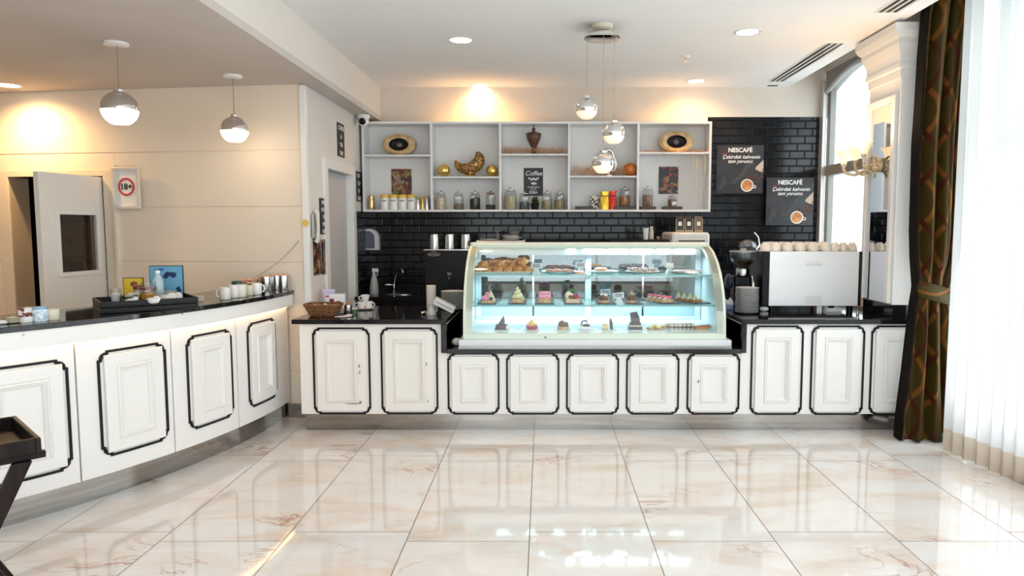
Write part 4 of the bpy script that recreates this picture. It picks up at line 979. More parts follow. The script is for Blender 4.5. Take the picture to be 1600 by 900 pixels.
def pastry(kind, px, Y, z, label, rot=0, s=1.0, group='cake slices in the display case'):
    t = thing({'cream_cone':'cream_cake','berry_cake':'berry_cake','pink_cube':'pink_cake','fruit_cake':'fruit_cake','choc_ball':'chocolate_cake','choc_shard':'chocolate_cake','fruit_tart':'fruit_tart','mono':'cream_cake','sliver':'cream_cake','tower':'chocolate_cake'}[kind], label, 'cake', (fx_(px, Y, z), Y, z), rot, group)
    t.scale = (s,)*3; rnd = random.Random(int(px*7))
    if kind == 'cream_cone':
        MB().box(-.04,.04,-.04,.04,0,.028).build('sponge_base', sponge, t, bevel=.006)
        mb = MB(); swirl(mb, (0,0,.028), .045, .085); mb.build('cream_swirl', mat('ivory_cream', (.78,.76,.50), .5), t)
    elif kind == 'berry_cake':
        wedge(MB(), .085, .09, 0, .02).build('sponge_base', sponge, t, bevel=.003)
        mb = MB(); swirl(mb, (.018,0,.02), .032, .065); swirl(mb, (-.015,.015,.02), .028, .05); mb.build('cream_swirl', cream, t)
        mb = MB(); mb.sphere((-.030,-.02,.034), .019).sphere((-.006,-.012,.066), .013).sphere((-.012,-.036,.030), .014); mb.build('berries', pinkc, t)
        MB().sphere((.022,-.034,.034), .011).build('chocolate_drop', choc, t)
    elif kind == 'pink_cube':
        MB().box(-.042,.042,-.04,.04,0,.034).build('sponge_base', sponge, t, bevel=.003)
        mb = MB().box(-.044,.044,-.042,.042,.034,.052); mb.box(-.043,.043,-.041,.041,.056,.078); mb.build('pink_layers', pinkc, t, bevel=.006)
        MB().box(-.0435,.0435,-.0415,.0415,.051,.057).build('cream_layer', cream, t, bevel=.002)
    elif kind == 'fruit_cake':
        wedge(MB(), .10, .08, 0, .03).build('sponge_base', mat('pale_sponge', (.72,.55,.38), .8), t, bevel=.003)
        mb = MB(); mb.sphere((-.03,0,.05), .028, (1,1,1.1)).sphere((-.012,.01,.045), .024); mb.build('cream_top', cream, t)
        mb = MB()
        for k in range(9): mb.sphere((rnd.uniform(-.01,.045), rnd.uniform(-.035,.02), .037+rnd.uniform(0,.016)), .011)
        mb.build('berries', berry, t)
        mb = MB(); mb.sphere((-.022,-.022,.046), .012).sphere((.0,-.03,.046), .010); mb.build('grapes', mat('olive_grape', (.16,.15,.03), .2), t)
        mb = MB()
        for k in range(5): mb.add([(-.03,0,.07),(-.04+.014*k,-.004,.10+.004*(k%2)),(-.028+.01*k,.004,.085)], [(0,1,2)])
        o = mb.build('mint_leaves', mat('mint_green', (.10,.30,.10), .5), t, smooth=False); o.modifiers.new('s','SOLIDIFY').thickness = .001
    elif kind == 'choc_ball':
        MB().lathe([(.038,0),(.041,.005),(.040,.02)], 20).build('biscuit_base', sponge, t)
        MB().sphere((0,0,.030), .036, (1,1,.9)).build('chocolate_dome', mat('milk_chocolate', (.12,.055,.03), .35), t)
        mb = MB(); mb.sphere((.010,-.016,.058), .013).sphere((-.014,-.004,.060), .012); mb.build('topping', whitec, t)
    elif kind == 'mono':
        MB().lathe([(.036,0),(.040,.004),(.040,.020)], 20).build('biscuit_base', sponge, t)
        MB().lathe([(.036,.02),(.037,.048),(.028,.062),(.001,.064)], 20).build('dark_mousse', mat('milk_chocolate', (.12,.055,.03), .35), t)
        mb = MB(); swirl(mb, (0,0,.06), .018, .035, 3); mb.build('cream_swirl', mat('caramel_cream', (.70,.48,.25), .4), t)
    elif kind == 'choc_shard':
        MB().lathe([(.040,0),(.042,.005),(.036,.03),(.02,.036)], 20).build('chocolate_base', choc, t)
        mb = MB(); mb.prism([(-.045,.0),(-.01,.052),(.012,.085),(.02,.052),(.016,0)], -.006, .006, 'y'); mb.prism([(-.02,.01),(.008,.07),(.022,.03)], -.022, -.016, 'y'); mb.build('chocolate_shards', mat('slate_chocolate', (.055,.05,.055), .4), t, bevel=.002)
        mb = MB(); mb.sphere((.035,-.02,.012), .014); mb.build('cream_dot', cream, t)
    elif kind == 'tower':
        mb = MB().box(-.045,.045,-.035,.035,0,.022).box(-.038,.038,-.03,.03,.028,.048); mb.build('chocolate_layers', choc, t, bevel=.003)
        MB().box(-.04,.04,-.032,.032,.021,.029).build('cream_layer', cream, t)
        mb = MB().prism([(-.028,.048),(-.034,.112),(.012,.118),(.030,.080),(.034,.048)], -.008, .004, 'y'); mb.build('chocolate_plaque', mat('slate_chocolate', (.055,.05,.055), .4), t, bevel=.002)
    elif kind == 'fruit_tart':
        MB().lathe([(.036,0),(.047,.020),(.044,.024),(.001,.022)], 24).build('tart_shell', berry, t)
        mb = MB(); swirl(mb, (0,0,.022), .036, .045); mb.build('custard_swirl', yel_, t)
        mb = MB()
        for k in range(6): mb.sphere((.03*math.cos(k), .03*math.sin(k)*-1, .032), .009)
        mb.build('fruit_pieces', mat('peach', (.80,.45,.30), .4), t)
    elif kind == 'sliver':
        mb = MB(); mb.box(-.035,.035,-.035,.035,0,.024); mb.build('cream_base', whitec, t, bevel=.006)
        mb = MB(); mb.sphere((.006,-.018,.028), .022, (1.3,.7,.7)); mb.tube([(-.03,-.01,.028),(-.024,-.01,.060),(0,-.01,.066),(.016,-.01,.052)], .006, 8); mb.build('chocolate_curl', choc, t)
    return t
Ym, Yb_ = 5.60, 5.46
# middle shelf, each on a slate tray
names_mid = [(763,'berry_cake','white and pink berry cake slice at the left end of the middle shelf'),(809,'cream_cone','ivory cream peak cake, second from the left on the middle shelf'),(851,'pink_cube','square pink-iced cake, third from the left on the middle shelf'),(895,'fruit_cake','cream slice topped with red berries just left of the centre post')]
for px, kd, lb in names_mid:
    tray(px, Ym+.13, shM, .15, .40, 'slate tray under the '+lb.split(',')[0].replace('cake slice at the left end of the middle shelf','cake at the left end').replace(' just left of the centre post','')); pastry(kd, px, Ym-.02, shM+.008, lb, s=1.12)
tray(945, Ym+.13, shM, .15, .40, 'slate tray under the dark chocolate dome cake'); pastry('choc_ball', 943, Ym-.02, shM+.008, 'dark chocolate dome cake with white topping right of the centre post', s=1.1)
tray(987, Ym+.13, shM, .14, .40, 'slate tray under the brown mousse cake'); pastry('mono', 986, Ym-.02, shM+.008, 'round brown mousse cake with caramel swirl on the middle shelf', s=1.0)
tray(1030, Ym+.15, shM, .17, .42, 'slate tray under the strawberry rolls', rot=.35); tray(1074, Ym+.15, shM, .17, .42, 'slate tray under the cream eclairs', rot=.35)
for k in range(4):
    x = 1016+8*k; y = Ym+.14-.055*k
    t = thing('strawberry_roll', ORD[k]+' strawberry and cream roll from the back of the slanted row', 'cake', (fx_(x+2, y, shM), y, shM+.009), .5, 'strawberry rolls on the middle shelf')
    MB().box(-.055,.055,-.020,.020,0,.022).build('biscuit', sponge, t, bevel=.006)
    mb = MB(); swirl(mb, (-.02,0,.022), .022, .03, 3); swirl(mb, (.02,0,.022), .02, .02, 3); mb.build('cream', whitec, t)
    mb = MB(); mb.sphere((0,-.006,.042), .014).sphere((.026,-.008,.040), .013).sphere((-.028,-.004,.05), .012); mb.build('strawberries', mat('strawberry_pink', (.80,.16,.22), .3), t)
for k in range(4):
    x = 1062+9*k; y = Ym+.14-.055*k
    t = thing('cream_eclair', ORD[k]+' green-topped cream eclair from the back of the slanted row', 'cake', (fx_(x, y, shM), y, shM+.009), .55, 'cream eclairs on the middle shelf')
    MB().tube([(-.05,0,.012),(0,0,.014),(.05,0,.012)], .014, 10, radii=[.010,.015,.010]).build('choux', crm, t)
    mb = MB()
    for q in range(3): swirl(mb, (-.03+.03*q, 0, .022), .013, .022, 2)
    mb.build('cream', whitec, t)
    mb = MB(); swirl(mb, (-.015,0,.04), .018, .035, 3); mb.build('green_cream', green, t)
# bottom deck : each on a small glass plate
def gplate(px, Y, lb, w_=.12): return tray(px, Y, shB, w_, .12, lb, plate_m, .006, 'glass_plate', 'plate')
for px, kd, lb, s_ in ((784,'choc_shard','dark chocolate shard cake at the left end of the bottom deck',1.25),(831,'fruit_tart','yellow custard tart with pink base on the bottom deck',1.1),(880,'choc_ball','dark brown dome cake in the middle of the bottom deck',1.15),(914.5,'sliver','white glazed square with chocolate curl near the centre post',1.05),(992,'tower','tall layered chocolate cake with upright plaque on the bottom deck',1.15)):
    gplate(px, Yb_, 'small glass plate under the '+lb.split(' on the')[0].split(' at the')[0].split(' in the')[0].split(' near')[0]); pastry(kd, px, Yb_-.01, shB+.006, lb, s=s_)
gplate(951, Yb_, 'small glass plate under the yellow cake with chocolate leaf')
t = thing('lemon_cake', 'yellow sponge cube with a leaning chocolate leaf on the bottom deck', 'cake', (fx_(951, Yb_, shB), Yb_, shB+.006), group='cake slices in the display case')
MB().box(-.045,-.003,-.025,.02,0,.04).build('sponge_cube', mat('yellow_sponge', (.80,.58,.28), .7), t, bevel=.005)
MB().prism([(.010,.0),(.004,.06),(.014,.092),(.030,.055),(.034,0)], -.006, .004, 'y').build('chocolate_leaf', choc, t, bevel=.002)
tray(1022, Yb_, shB, .13, .16, 'glass plate holding the yellow fruit tartlets', plate_m, .006, 'glass_plate', 'plate')
for k, (px, y) in enumerate(((1016,5.42),(1029,5.43),(1022,5.50),(1037,5.50))):
    t = thing('fruit_tartlet', ORD[k]+' small yellow fruit tartlet on the right of the bottom deck', 'cake', (fx_(px, y, shB), y, shB+.006), group='yellow fruit tartlets')
    MB().lathe([(.022,0),(.030,.012),(.028,.016),(.001,.015)], 18).build('tart_shell', crm, t)
    mb = MB(); mb.sphere((0,0,.018), .020, (1,1,.6)).sphere((.01,-.012,.026), .010); mb.build('filling', mat('pale_yellow_filling', (.80,.72,.35), .4), t)
tray(1062, Yb_+.02, shB, .17, .14, 'glass plate holding the clear-wrapped biscuits', plate_m, .006, 'glass_plate', 'plate')
for k in range(6):
    px = 1047+6.5*k; y = 5.45+.01*(k % 2)
    t = thing('wrapped_biscuit', ORD[k]+' clear-wrapped layered biscuit from the left on the bottom deck', 'biscuit', (fx_(px, y, shB), y, shB+.006), .3, 'wrapped biscuits on the bottom deck')
    MB().box(-.012,.012,-.035,.035,0,.045).build('biscuit', mat('pale_biscuit', (.62,.56,.50), .5), t, bevel=.004)
    MB().box(-.0125,.0125,-.0355,.0355,.014,.024).build('chocolate_stripe', choc, t)
tray(1095, Yb_+.02, shB, .12, .13, 'glass plate under the brown baked slices', plate_m, .006, 'glass_plate', 'plate')
for k, (px, y, q) in enumerate(((1090,5.44,.1),(1098,5.46,-.2),(1104,5.50,.3))):
    t = thing('baked_slice', ('left','middle','right')[k]+' brown baked slice at the right end of the bottom deck', 'cake', (fx_(px, y, shB), y, shB+.006), q, 'brown baked slices')
    MB().box(-.035,.035,-.02,.02,0,.016).build('crust', crm, t, bevel=.005); MB().box(-.030,.030,-.017,.017,.015,.028).build('topping', mat('rust_topping', (.45,.15,.07), .5), t, bevel=.004)
# top shelf
Yt = 5.78
tr1 = MB().loft([[(-.20,-.12,0),(.20,-.12,0),(.20,.12,0),(-.20,.12,0)],[(-.24,-.14,.024),(.24,-.14,.024),(.24,.14,.024),(-.24,.14,.024)],[(-.23,-.13,.024),(.23,-.13,.024),(.23,.13,.024),(-.23,.13,.024)],[(-.19,-.11,.006),(.19,-.11,.006),(.19,.11,.006),(-.19,.11,.006)]]).build('serving_tray', mat('tray_glass_white', (.66,.74,.72), .15), bevel=.003)
tag(tr1, 'shallow pale tray piled with croissants on the top shelf', 'tray', loc=(fx_(786, Yt, shT), Yt, shT)); tx = tr1.location.x
def croissant(s=1):
    pts, rad = [], []
    for k in range(17):
        q = k/16; a = R(200+140*q); pts.append((.045*math.cos(a)*1.2, .04+.045*math.sin(a), .022)); rad.append((.006+.020*math.sin(PI*q)**.8)*(1+.10*math.cos(k*2.1)))
    return MB().tube(pts, .02, 12, radii=rad)
cro = []
spots = [(-.255,-.03,.008,.3),(-.20,.02,.045,-.4),(-.14,-.05,.008,.1),(-.09,.03,.050,.5),(-.04,-.02,.055,-.2),(-.05,-.07,.008,0),(.02,.04,.05,.8),(.04,-.06,.008,.2),(.09,.03,.045,-.5),(.14,-.05,.010,.1),(.18,.02,.050,.9),(.185,-.02,.075,.0),(.235,-.05,.008,-.3)]
for k, (x, y, z, a) in enumerate(spots):
    lb = 'golden croissant on the top shelf tray, '+ORD[k]+' from the left of the pile'
    if k == 0:
        t0 = thing('croissant', lb, 'pastry', (tx+x*.82, Yt+y-.02, shT+z), a, 'croissants piled on the tray'); croissant().build('crust', crm, t0); t = t0
    else: t = dup(t0, (tx+x*.82, Yt+y-.02, shT+z), lb, a)
    t.scale = (.98,1.05,1.25)
def roundplate(px, Y, z, r, label, top=None, m_=plate_m):
    t = thing('round_plate', label, 'plate', (fx_(px, Y, z), Y, z), group='round plates on the top shelf')
    MB().lathe([(r*.55,0),(r*.6,.003),(r*.95,.020),(r,.024),(r*.97,.026),(r*.6,.008),(.001,.007)], 36).build('dish', m_, t); return t
roundplate(874, Yt, shT, .155, 'round plate of reddish pastries left of the centre post')
for k in range(7):
    x, y = .085*math.cos(k*.9), .085*math.sin(k*.9)-.01
    tag(MB().sphere((0,0,.015), .026, (1.4,1,.6)).build('glazed_bun', mat('reddish_bun', (.42,.18,.12), .5)), ORD[k]+' reddish glazed bun around the plate left of the centre post', 'pastry', 'reddish buns on the round plate', loc=(fx_(874, Yt, shT)+x, Yt+y, shT+.008))
t = thing('orange_cake', 'small pale orange cake beside the centre post on the top shelf', 'cake', (fx_(905, Yt-.05, shT), Yt-.05, shT))
MB().lathe([(.045,0),(.048,.01),(.046,.02),(.03,.026),(.001,.028)], 24).build('sponge', mat('pale_orange', (.80,.52,.38), .5), t); MB().lathe([(.062,-.0),(.064,.004),(.001,.005)], 24).build('board', 'paper', t)
roundplate(943, Yt, shT, .13, 'round plate of a pie right of the centre post')
t = thing('round_pie', 'round glazed pie on the plate right of the centre post', 'pie', (fx_(943, Yt, shT), Yt, shT+.010))
MB().lathe([(.10,0),(.115,.012),(.108,.018),(.001,.016)], 32).build('crust', mat('pie_lilac', (.66,.60,.66), .5), t); MB().lathe([(.045,.016),(.055,.028),(.04,.040),(.001,.042)], 24, c=(-.02,.02,0)).build('bun_top', mat('warm_bun', (.78,.45,.25), .4), t)
roundplate(1004, Yt, shT, .145, 'round plate holding the dark and white crumble cake')
t = thing('crumble_cake', 'round cake with dark and white crumbs on the top shelf', 'cake', (fx_(1004, Yt, shT), Yt, shT+.010))
MB().lathe([(.125,0),(.132,.010),(.125,.022),(.001,.024)], 36).build('cake_base', vary(mat('crumb_mix', (.5,.45,.42), .8), (.16,.08,.07), (.62,.57,.55), 45, 3, .5, lo=.42, hi=.58), t)
mb = MB(); rnd = random.Random(9)
for k in range(26):
    a = 2*PI*k/26; mb.sphere((.115*math.cos(a), .115*math.sin(a), .024+rnd.uniform(0,.006)), .013, n=8, m=5)
mb.build('crumb_ring', vary(mat('crumb_ring_mix', (.5,.45,.42), .8), (.25,.15,.14), (.70,.66,.64), 60, 2, lo=.45, hi=.55), t)
roundplate(1072, Yt, shT, .145, 'round plate of flat brown cake at the right end of the top shelf')
t = thing('flat_cake', 'flat brown cake at the right end of the top shelf', 'cake', (fx_(1072, Yt, shT), Yt, shT+.010))
MB().lathe([(.12,0),(.125,.010),(.118,.016),(.03,.022),(.001,.020)], 36).build('cake_base', mat('flat_brown', (.34,.20,.16), .6), t)
# price signs on wedge stands
def sign(px, py, Y, z, label, tilt=0, rz=0, face='grey', standup=.05, w_=.085, h_=.045):
    t = thing('price_sign', label, 'sign', (fx_(px, Y, z), Y, z), rz, 'price signs in the display case')
    MB().loft([[(-.035,-.02,0),(.035,-.02,0),(.035,.02,0),(-.035,.02,0)],[(-.016,.0,standup),(.016,.0,standup),(.016,.008,standup),(-.016,.008,standup)]]).build('stand', mat('frosted_acrylic', (.60,.72,.76), .2), t, smooth=False)
    o = MB().box(-w_/2, w_/2, -.004, .004, 0, h_).build('card_holder', mat('frosted_acrylic', (.60,.72,.76), .2), t, bevel=.002); o.location = (0, 0, standup-.004); o.rotation_euler = (R(-12), tilt, 0)
    MB().box(-w_*.38, w_*.38, -.0055, -.004, h_*.18, h_*.85).build('card', mat('grey_card', (.30,.34,.38), .5) if face == 'grey' else 'paper', o, smooth=False)
    return t
sign(838, 415, 5.70, shT, 'price sign on a wedge stand right of the croissant tray')
sign(907, 412, 5.84, shT, 'price sign partly behind the centre post on the top shelf')
sign(1046, 413, 5.76, shT, 'plain white sign leaning by the flat brown cake', .1, .5, 'white')
sign(967, 461, 5.56, shM, 'tilted price sign between the two chocolate cakes on the middle shelf', -.12)
sign(946, 450, 5.86, shM, 'bluish sign stand behind the chocolate dome cake', 0, .3)
# pebble-white paper lump beside the case
t = MB().sphere((0,0,.03), .04, (1,.8,.75), n=9, m=6).sphere((.03,-.01,.022), .025, (1,1,.8), n=7, m=5).build('crumpled_cloth', mat('pale_green_cloth', (.50,.53,.45), .8), angle=10)
tag(t, 'crumpled pale cloth left of the display case on the low worktop', 'cloth', loc=(-.655, 5.33, .632))

# ================================================================== ON THE COUNTERS
CT = .85
def onc(px, Y, z=CT): return (XA(px, Y, z), Y, z)
# wicker basket
wk = vary(mat('brown_wicker', (.16,.06,.02), .6), (.05,.018,.008), (.34,.15,.05), 90, 2, .6, stretch=(1,1,2.5), lo=.4, hi=.6)
t = thing('wicker_basket', 'brown wicker basket of small packets at the left end of the granite counter', 'basket', onc(506, 5.42))
mb = MB(); loops = []
def ov(a, b_, z, n=28, p=3.2): return [(math.copysign(abs(math.cos(2*PI*i/n))**(2/p), math.cos(2*PI*i/n))*a, math.copysign(abs(math.sin(2*PI*i/n))**(2/p), math.sin(2*PI*i/n))*b_, z) for i in range(n)]
for k in range(9):
    q = k/8; loops.append(ov(.098+.040*q, .07+.035*q, .002+.085*q))
loops += [ov(.128,.096,.084), ov(.098,.070,.012)]
mb.loft(loops).build('basket_body', wk, t)
for k in range(5):
    q = .18+k*.18; MB().tube(ov(.100+.041*q, .072+.036*q, .002+.085*q), .0055, 6, closed=True).build('woven_row', wk, t)
MB().tube(ov(.139,.106,.089), .008, 8, closed=True).build('rim', wk, t)
for k, (x, y, a, m_) in enumerate(((-.05,.0,.4,mat('beige_packet', (.62,.48,.34), .6)),(.02,.02,-.3,'paper'),(.06,-.02,.7,mat('peach_packet', (.75,.50,.38), .6)),(-.01,-.04,.1,'paper'))):
    o = MB().box(-.035,.035,-.012,.012,0,.03).build('sugar_packet', m_, bevel=.004); o.rotation_euler = (.3*(k-1.5), .25, a)
    tag(o, ('beige packet at the left','white packet at the back','peach packet at the right','white packet at the front')[k]+' of the wicker basket', 'packet', 'packets in the wicker basket', loc=(t.location.x+x, t.location.y+y, CT+.055))
# menu card holder
t = thing('menu_holder', 'card holder with a chocolate drink leaflet standing behind the wicker basket', 'card holder', onc(524, 5.75), .15)
MB().box(-.085,.085,-.03,.04,0,.012).box(-.085,.085,.0,.005,.012,.14).build('acrylic_base', mat('clear_acrylic', (.62,.63,.66), .2), t, bevel=.002)
lf = MB().box(-.075,.075,-.008,-.004,.012,.135).build('leaflet', 'paper', t, smooth=False)
mb = MB(); mb.lathe([(.016,0),(.018,.015),(.018,.045),(.014,.05)], 16, c=(-.025,-.009,.05), sy=.15).build('cup_picture', mat('maroon_print', (.20,.03,.05), .5), lf)
MB().lathe([(.018,0),(.02,.02),(.012,.03)], 16, c=(.025,-.009,.05), sy=.15).build('bean_picture', mat('maroon_print', (.20,.03,.05), .5), lf)
MB().box(-.072,-.045,-.0095,-.008,.112,.128).build('red_badge', mat('badge_red', (.6,.05,.08), .5), lf, smooth=False)
o = MB().box(-.05,.05,-.003,.003,0,.17).build('lilac_leaflet', mat('lilac_paper', (.62,.56,.80), .6), bevel=.001); tag(o, 'lilac leaflet leaning behind the chocolate drink leaflet', 'leaflet', loc=onc(514, 5.82)); o.rotation_euler = (R(-6), 0, .15)
t = tag(MB().box(-.11,.11,-.06,.06,0,.035).box(-.08,.06,-.05,.05,.035,.05).build('paper_pack', 'paper', bevel=.006), 'low white pack of paper napkins behind the wicker basket', 'napkin pack', loc=onc(534, 5.62))
# cup with brown sticks, glass with green
t = thing('metal_cup', 'small steel cup holding wooden stirrers beside the wicker basket', 'cup', onc(544, 5.50))
MB().lathe([(.030,0),(.032,.004),(.030,.075),(.027,.075),(.027,.01),(.001,.01)], 24).build('cup_body', 'steel', t)
rnd = random.Random(2); mb = MB()
for k in range(26):
    a = rnd.uniform(0, 2*PI); r0 = rnd.uniform(0,.018); l = rnd.uniform(.010,.035)
    mb.tube([(r0*math.cos(a), r0*math.sin(a), .02), (r0*1.8*math.cos(a), r0*1.8*math.sin(a), .08+l)], .0022, 4)
mb.build('stirrers', mat('light_wood_stick', (.50,.30,.18), .6), t, kind='stuff')
t = thing('glass_tumbler', 'clear tumbler with green leaves beside the steel cup', 'glass', onc(553.5, 5.56))
MB().lathe([(.024,0),(.030,.10)], 24, caps=False).build('tumbler', 'jarglass', t)
MB().lathe([(.001,.002),(.022,.002),(.025,.03),(.001,.032)], 20).build('contents', mat('leafy_green', (.07,.20,.05), .6), t)
for k, (px, y, w_) in enumerate(((534,5.36,.05),(541,5.33,.045),(545,5.37,.05))):
    o = MB().prism([(-w_,-.02),(w_*.6,-.03),(w_,.01),(-w_*.3,.03)], 0, .004, 'z').build('paper_napkin', mat('pinkish_paper', (.80,.70,.68), .7)); tag(o, ('left','front','right')[k]+' scrap of pinkish napkin on the granite before the steel cup', 'napkin', 'napkin scraps on the granite counter', loc=(onc(px, y)[0], y, CT+.0045*k)); o.rotation_euler = (0, 0, k*.9)
# stacked white espresso cups with saucer
def cupM(parent, r=.036, h=.055, z=0, hand=1, a=0):
    b_ = MB().lathe([(r*.55,z),(r*.6,z+.004),(r*.92,z+h*.5),(r,z+h),(r*.93,z+h),(r*.84,z+h*.5),(r*.5,z+.008),(.001,z+.008)], 24).build('cup_body', 'white_ceramic', parent)
    if hand: MB().tube([(r*.86*math.cos(a)+q*math.cos(a), r*.86*math.sin(a)+q*math.sin(a), z+zz) for q, zz in ((0,h*.8),(.018,h*.78),(.024,h*.5),(.014,h*.25),(-.006,h*.3))], .0038, 8).build('handle', 'white_ceramic', parent)
t = thing('saucer', 'small white saucer left of the sink under the espresso cups', 'saucer', onc(570, 5.85)); MB().lathe([(.035,0),(.04,.003),(.075,.012),(.074,.015),(.03,.006),(.001,.006)], 32).build('dish', 'white_ceramic', t)
t = thing('espresso_cup', 'white espresso cup, lower left one of three on the small saucer', 'cup', (onc(565, 5.84)[0], 5.84, CT+.011), group='white espresso cups left of the sink'); cupM(t, a=R(200))
tc0 = t; dup(t, (onc(576, 5.86)[0], 5.86, CT+.011), 'white espresso cup, lower right one of three on the small saucer', R(150)); dup(t, (onc(571, 5.85)[0], 5.85, CT+.066), 'white espresso cup stacked on top of the other two', R(10))
# plastic bottle-like white jug with roll behind + napkin holder + plates
t = thing('paper_towel_roll', 'upright white paper roll right of the sink', 'paper roll', onc(674, 5.95)); MB().lathe([(.038,0),(.040,.002),(.040,.19),(.036,.192),(.012,.192),(.012,.18)], 28).build('roll', mat('warm_paper', (.80,.72,.66), .8), t)
t = thing('milk_jug', 'small white ceramic jug in front of the paper roll', 'jug', onc(674, 5.50)); MB().lathe([(.040,0),(.041,.004),(.030,.04),(.022,.065),(.026,.078),(.022,.078),(.018,.066),(.001,.06)], 24).build('jug_body', mat('grey_ceramic', (.55,.54,.52), .3), t)
MB().tube([(.024,0,.07),(.045,0,.06),(.045,0,.03),(.034,0,.022)], .005, 8).build('handle', mat('grey_ceramic', (.55,.54,.52), .3), t)
t = thing('napkin_dispenser', 'tilted grey box of paper napkins leaning on the jug', 'napkin box', onc(692, 5.45), .1)
o = MB().box(-.085,.085,-.05,.05,0,.055).build('box_body', mat('light_grey_box', (.55,.55,.57), .4), t, bevel=.004); o.location = (0,0,.055); o.rotation_euler = (0, R(28), 0)
o2 = MB().box(-.07,.07,-.0515,-.050,.022,.030).build('slot_band', mat('mid_grey', (.22,.22,.23), .5), o, smooth=False)
t = tag(MB().tube([(-.02,0,.0),(.0,-.01,.012),(.03,0,.004)], .006, 6).tube([(-.03,.01,.01),(.01,.0,.02)], .004, 6).build('metal_clip', 'steel'), 'small steel clip left of the milk jug on the granite', 'clip', loc=(onc(661, 5.50)[0]+.01, 5.5, CT+.007))
for k in range(12):
    lb = 'white plate in the stack beside the display case, '+('topmost' if k == 11 else 'lowest' if k == 0 else ORD[k]+' from the bottom')
    z = CT+.003+k*.0125
    if k == 0:
        p0_ = thing('dinner_plate', lb, 'plate', (onc(706, 5.80)[0]+.005, 5.86, z), group='white plates stacked left of the display'); MB().lathe([(.055,0),(.06,.002),(.10,.009),(.101,.012),(.06,.005),(.001,.005)], 36).build('dish', 'white_ceramic', p0_)
    else: dup(p0_, (p0_.location.x+random.uniform(-.003,.003), 5.86, z), lb)
# back counter with sink, faucet, spray bottle, dispenser
t = thing('back_counter', 'black cabinet run with dark worktop along the black tiled wall', 'counter', (0,0,0))
MB().box(XS+.03, 2.85, 6.88, YB-.005, .0, .82).build('carcass', 'black', t, smooth=False); MB().box(XS+.03, 2.85, 6.84, YB-.005, .82, .86).build('worktop', 'granite', t, smooth=False, bevel=.003)
BC = .86
def onb(px, Y, z=BC): return (XA(px, Y, z), Y, z)
t = thing('steel_sink', 'oval steel sink rim set in the dark back worktop', 'sink', onb(627, 7.12)); MB().lathe([(.17,-.0),(.17,.006),(.155,.008),(.14,.002),(.05,.001),(.001,.001)], 40, sy=.55).build('rim', mat('dull_steel', (.30,.30,.30), .25, 1), t)
t = thing('tap', 'tall chrome swan-neck tap behind the sink', 'tap', onb(616, 7.30))
MB().lathe([(.03,0),(.03,.01),(.015,.02),(.014,.08)], 20).build('base', 'chrome', t)
MB().tube([(0,0,.06),(.01,-.0,.14),(.035,-.02,.21),(.08,-.06,.245),(.11,-.10,.235),(.115,-.11,.21)], .010, 10).build('spout', 'chrome', t)
MB().tube([(0,0,.075),(-.06,-.02,.085),(-.085,-.03,.08)], .007, 8).build('lever', 'chrome', t)
t = thing('spray_bottle', 'grey spray bottle standing left of the sink', 'bottle', onb(585, 7.10))
MB().lathe([(.040,0),(.043,.01),(.042,.09),(.032,.15),(.018,.20),(.014,.225)], 24).build('bottle_body', mat('silver_grey_plastic', (.42,.42,.42), .3), t)
MB().box(-.018,.045,-.014,.014,.225,.26).tube([(.03,0,.225),(.036,0,.20),(.03,0,.18)], .005, 6).build('trigger_head', mat('white_plastic', (.65,.65,.65), .4), t, bevel=.004)
t = thing('towel_dispenser', 'rounded white and smoky wall dispenser below the shelves at the left', 'dispenser', (XA(576, 7.4, 1.4), YB, ZA(391, 7.4)))
def arch(w_, h_, n=12, s=1): return [(-w_, 0), (w_, 0)] + [(w_*math.cos(PI*k/n), h_-w_*.9+w_*.9*math.sin(PI*k/n)) for k in range(n+1)]
MB().prism(arch(.10, .225), -.10, -.002, 'y').build('housing', mat('white_plastic', (.65,.65,.65), .4), t, bevel=.008)
MB().prism([(x*.72-.01, z*.80+.02) for x, z in arch(.10,.225)], -.107, -.09, 'y').build('smoky_window', mat('smoky_blue', (.10,.11,.16), .2), t, bevel=.003)
# black water boiler with steel deck
t = thing('water_boiler', 'tall black boiler cabinet with steel top tray left of the display case', 'boiler', (0,0,0))
bx0, bx1, byf = XA(664.5, 6.9, 1.3), XA(741, 6.9, 1.3), 6.87
bz = ZA(389.5, byf)
MB().box(bx0, bx1, byf, 7.35, BC+.001, bz-.012).build('cabinet_body', 'black', t, smooth=False, bevel=.004)
MB().box(bx0-.01, bx1+.01, byf-.02, 7.35, bz-.012, bz).build('steel_tray', 'steel', t, smooth=False, bevel=.003)
bxm = XA(678, byf, 1.25); bgz = ZA(397.5, byf)
mb = MB().tube([(bxm+.058*math.cos(2*PI*k/28), byf-.004, bgz+.016*math.sin(2*PI*k/28)) for k in range(28)], .0022, 6, closed=True)
mb.tube([(bxm-.02, byf-.004, bgz+.02), (bxm-.01, byf-.004, bgz+.032), (bxm+.008, byf-.004, bgz+.032), (bxm+.016, byf-.004, bgz+.02)], .002, 6)
mb.build('badge_outline', mat('badge_grey', (.35,.35,.35), .4), t)
mb = MB()
for k, (hh, ww) in enumerate(((.010,.005),(.008,.006),(.011,.004),(.008,.006),(.011,.006),(.009,.005),(.008,.007))): mb.box(bxm-.044+.0135*k-ww, bxm-.044+.0135*k+ww*.6, byf-.004, byf, bgz-.006, bgz-.006+hh)
mb.build('badge_lettering', mat('badge_grey', (.35,.35,.35), .4), t, smooth=False)
sx_, sz_ = XA(703, byf, 1.05), ZA(430, byf)
mb = MB()
for r_, a0 in ((.030,20),(.020,30),(.011,40)): mb.tube([(sx_-.012+r_*math.cos(R(a0+100*k/8)), byf-.004, sz_-.005+r_*math.sin(R(a0+100*k/8))) for k in range(9)], .0025, 6)
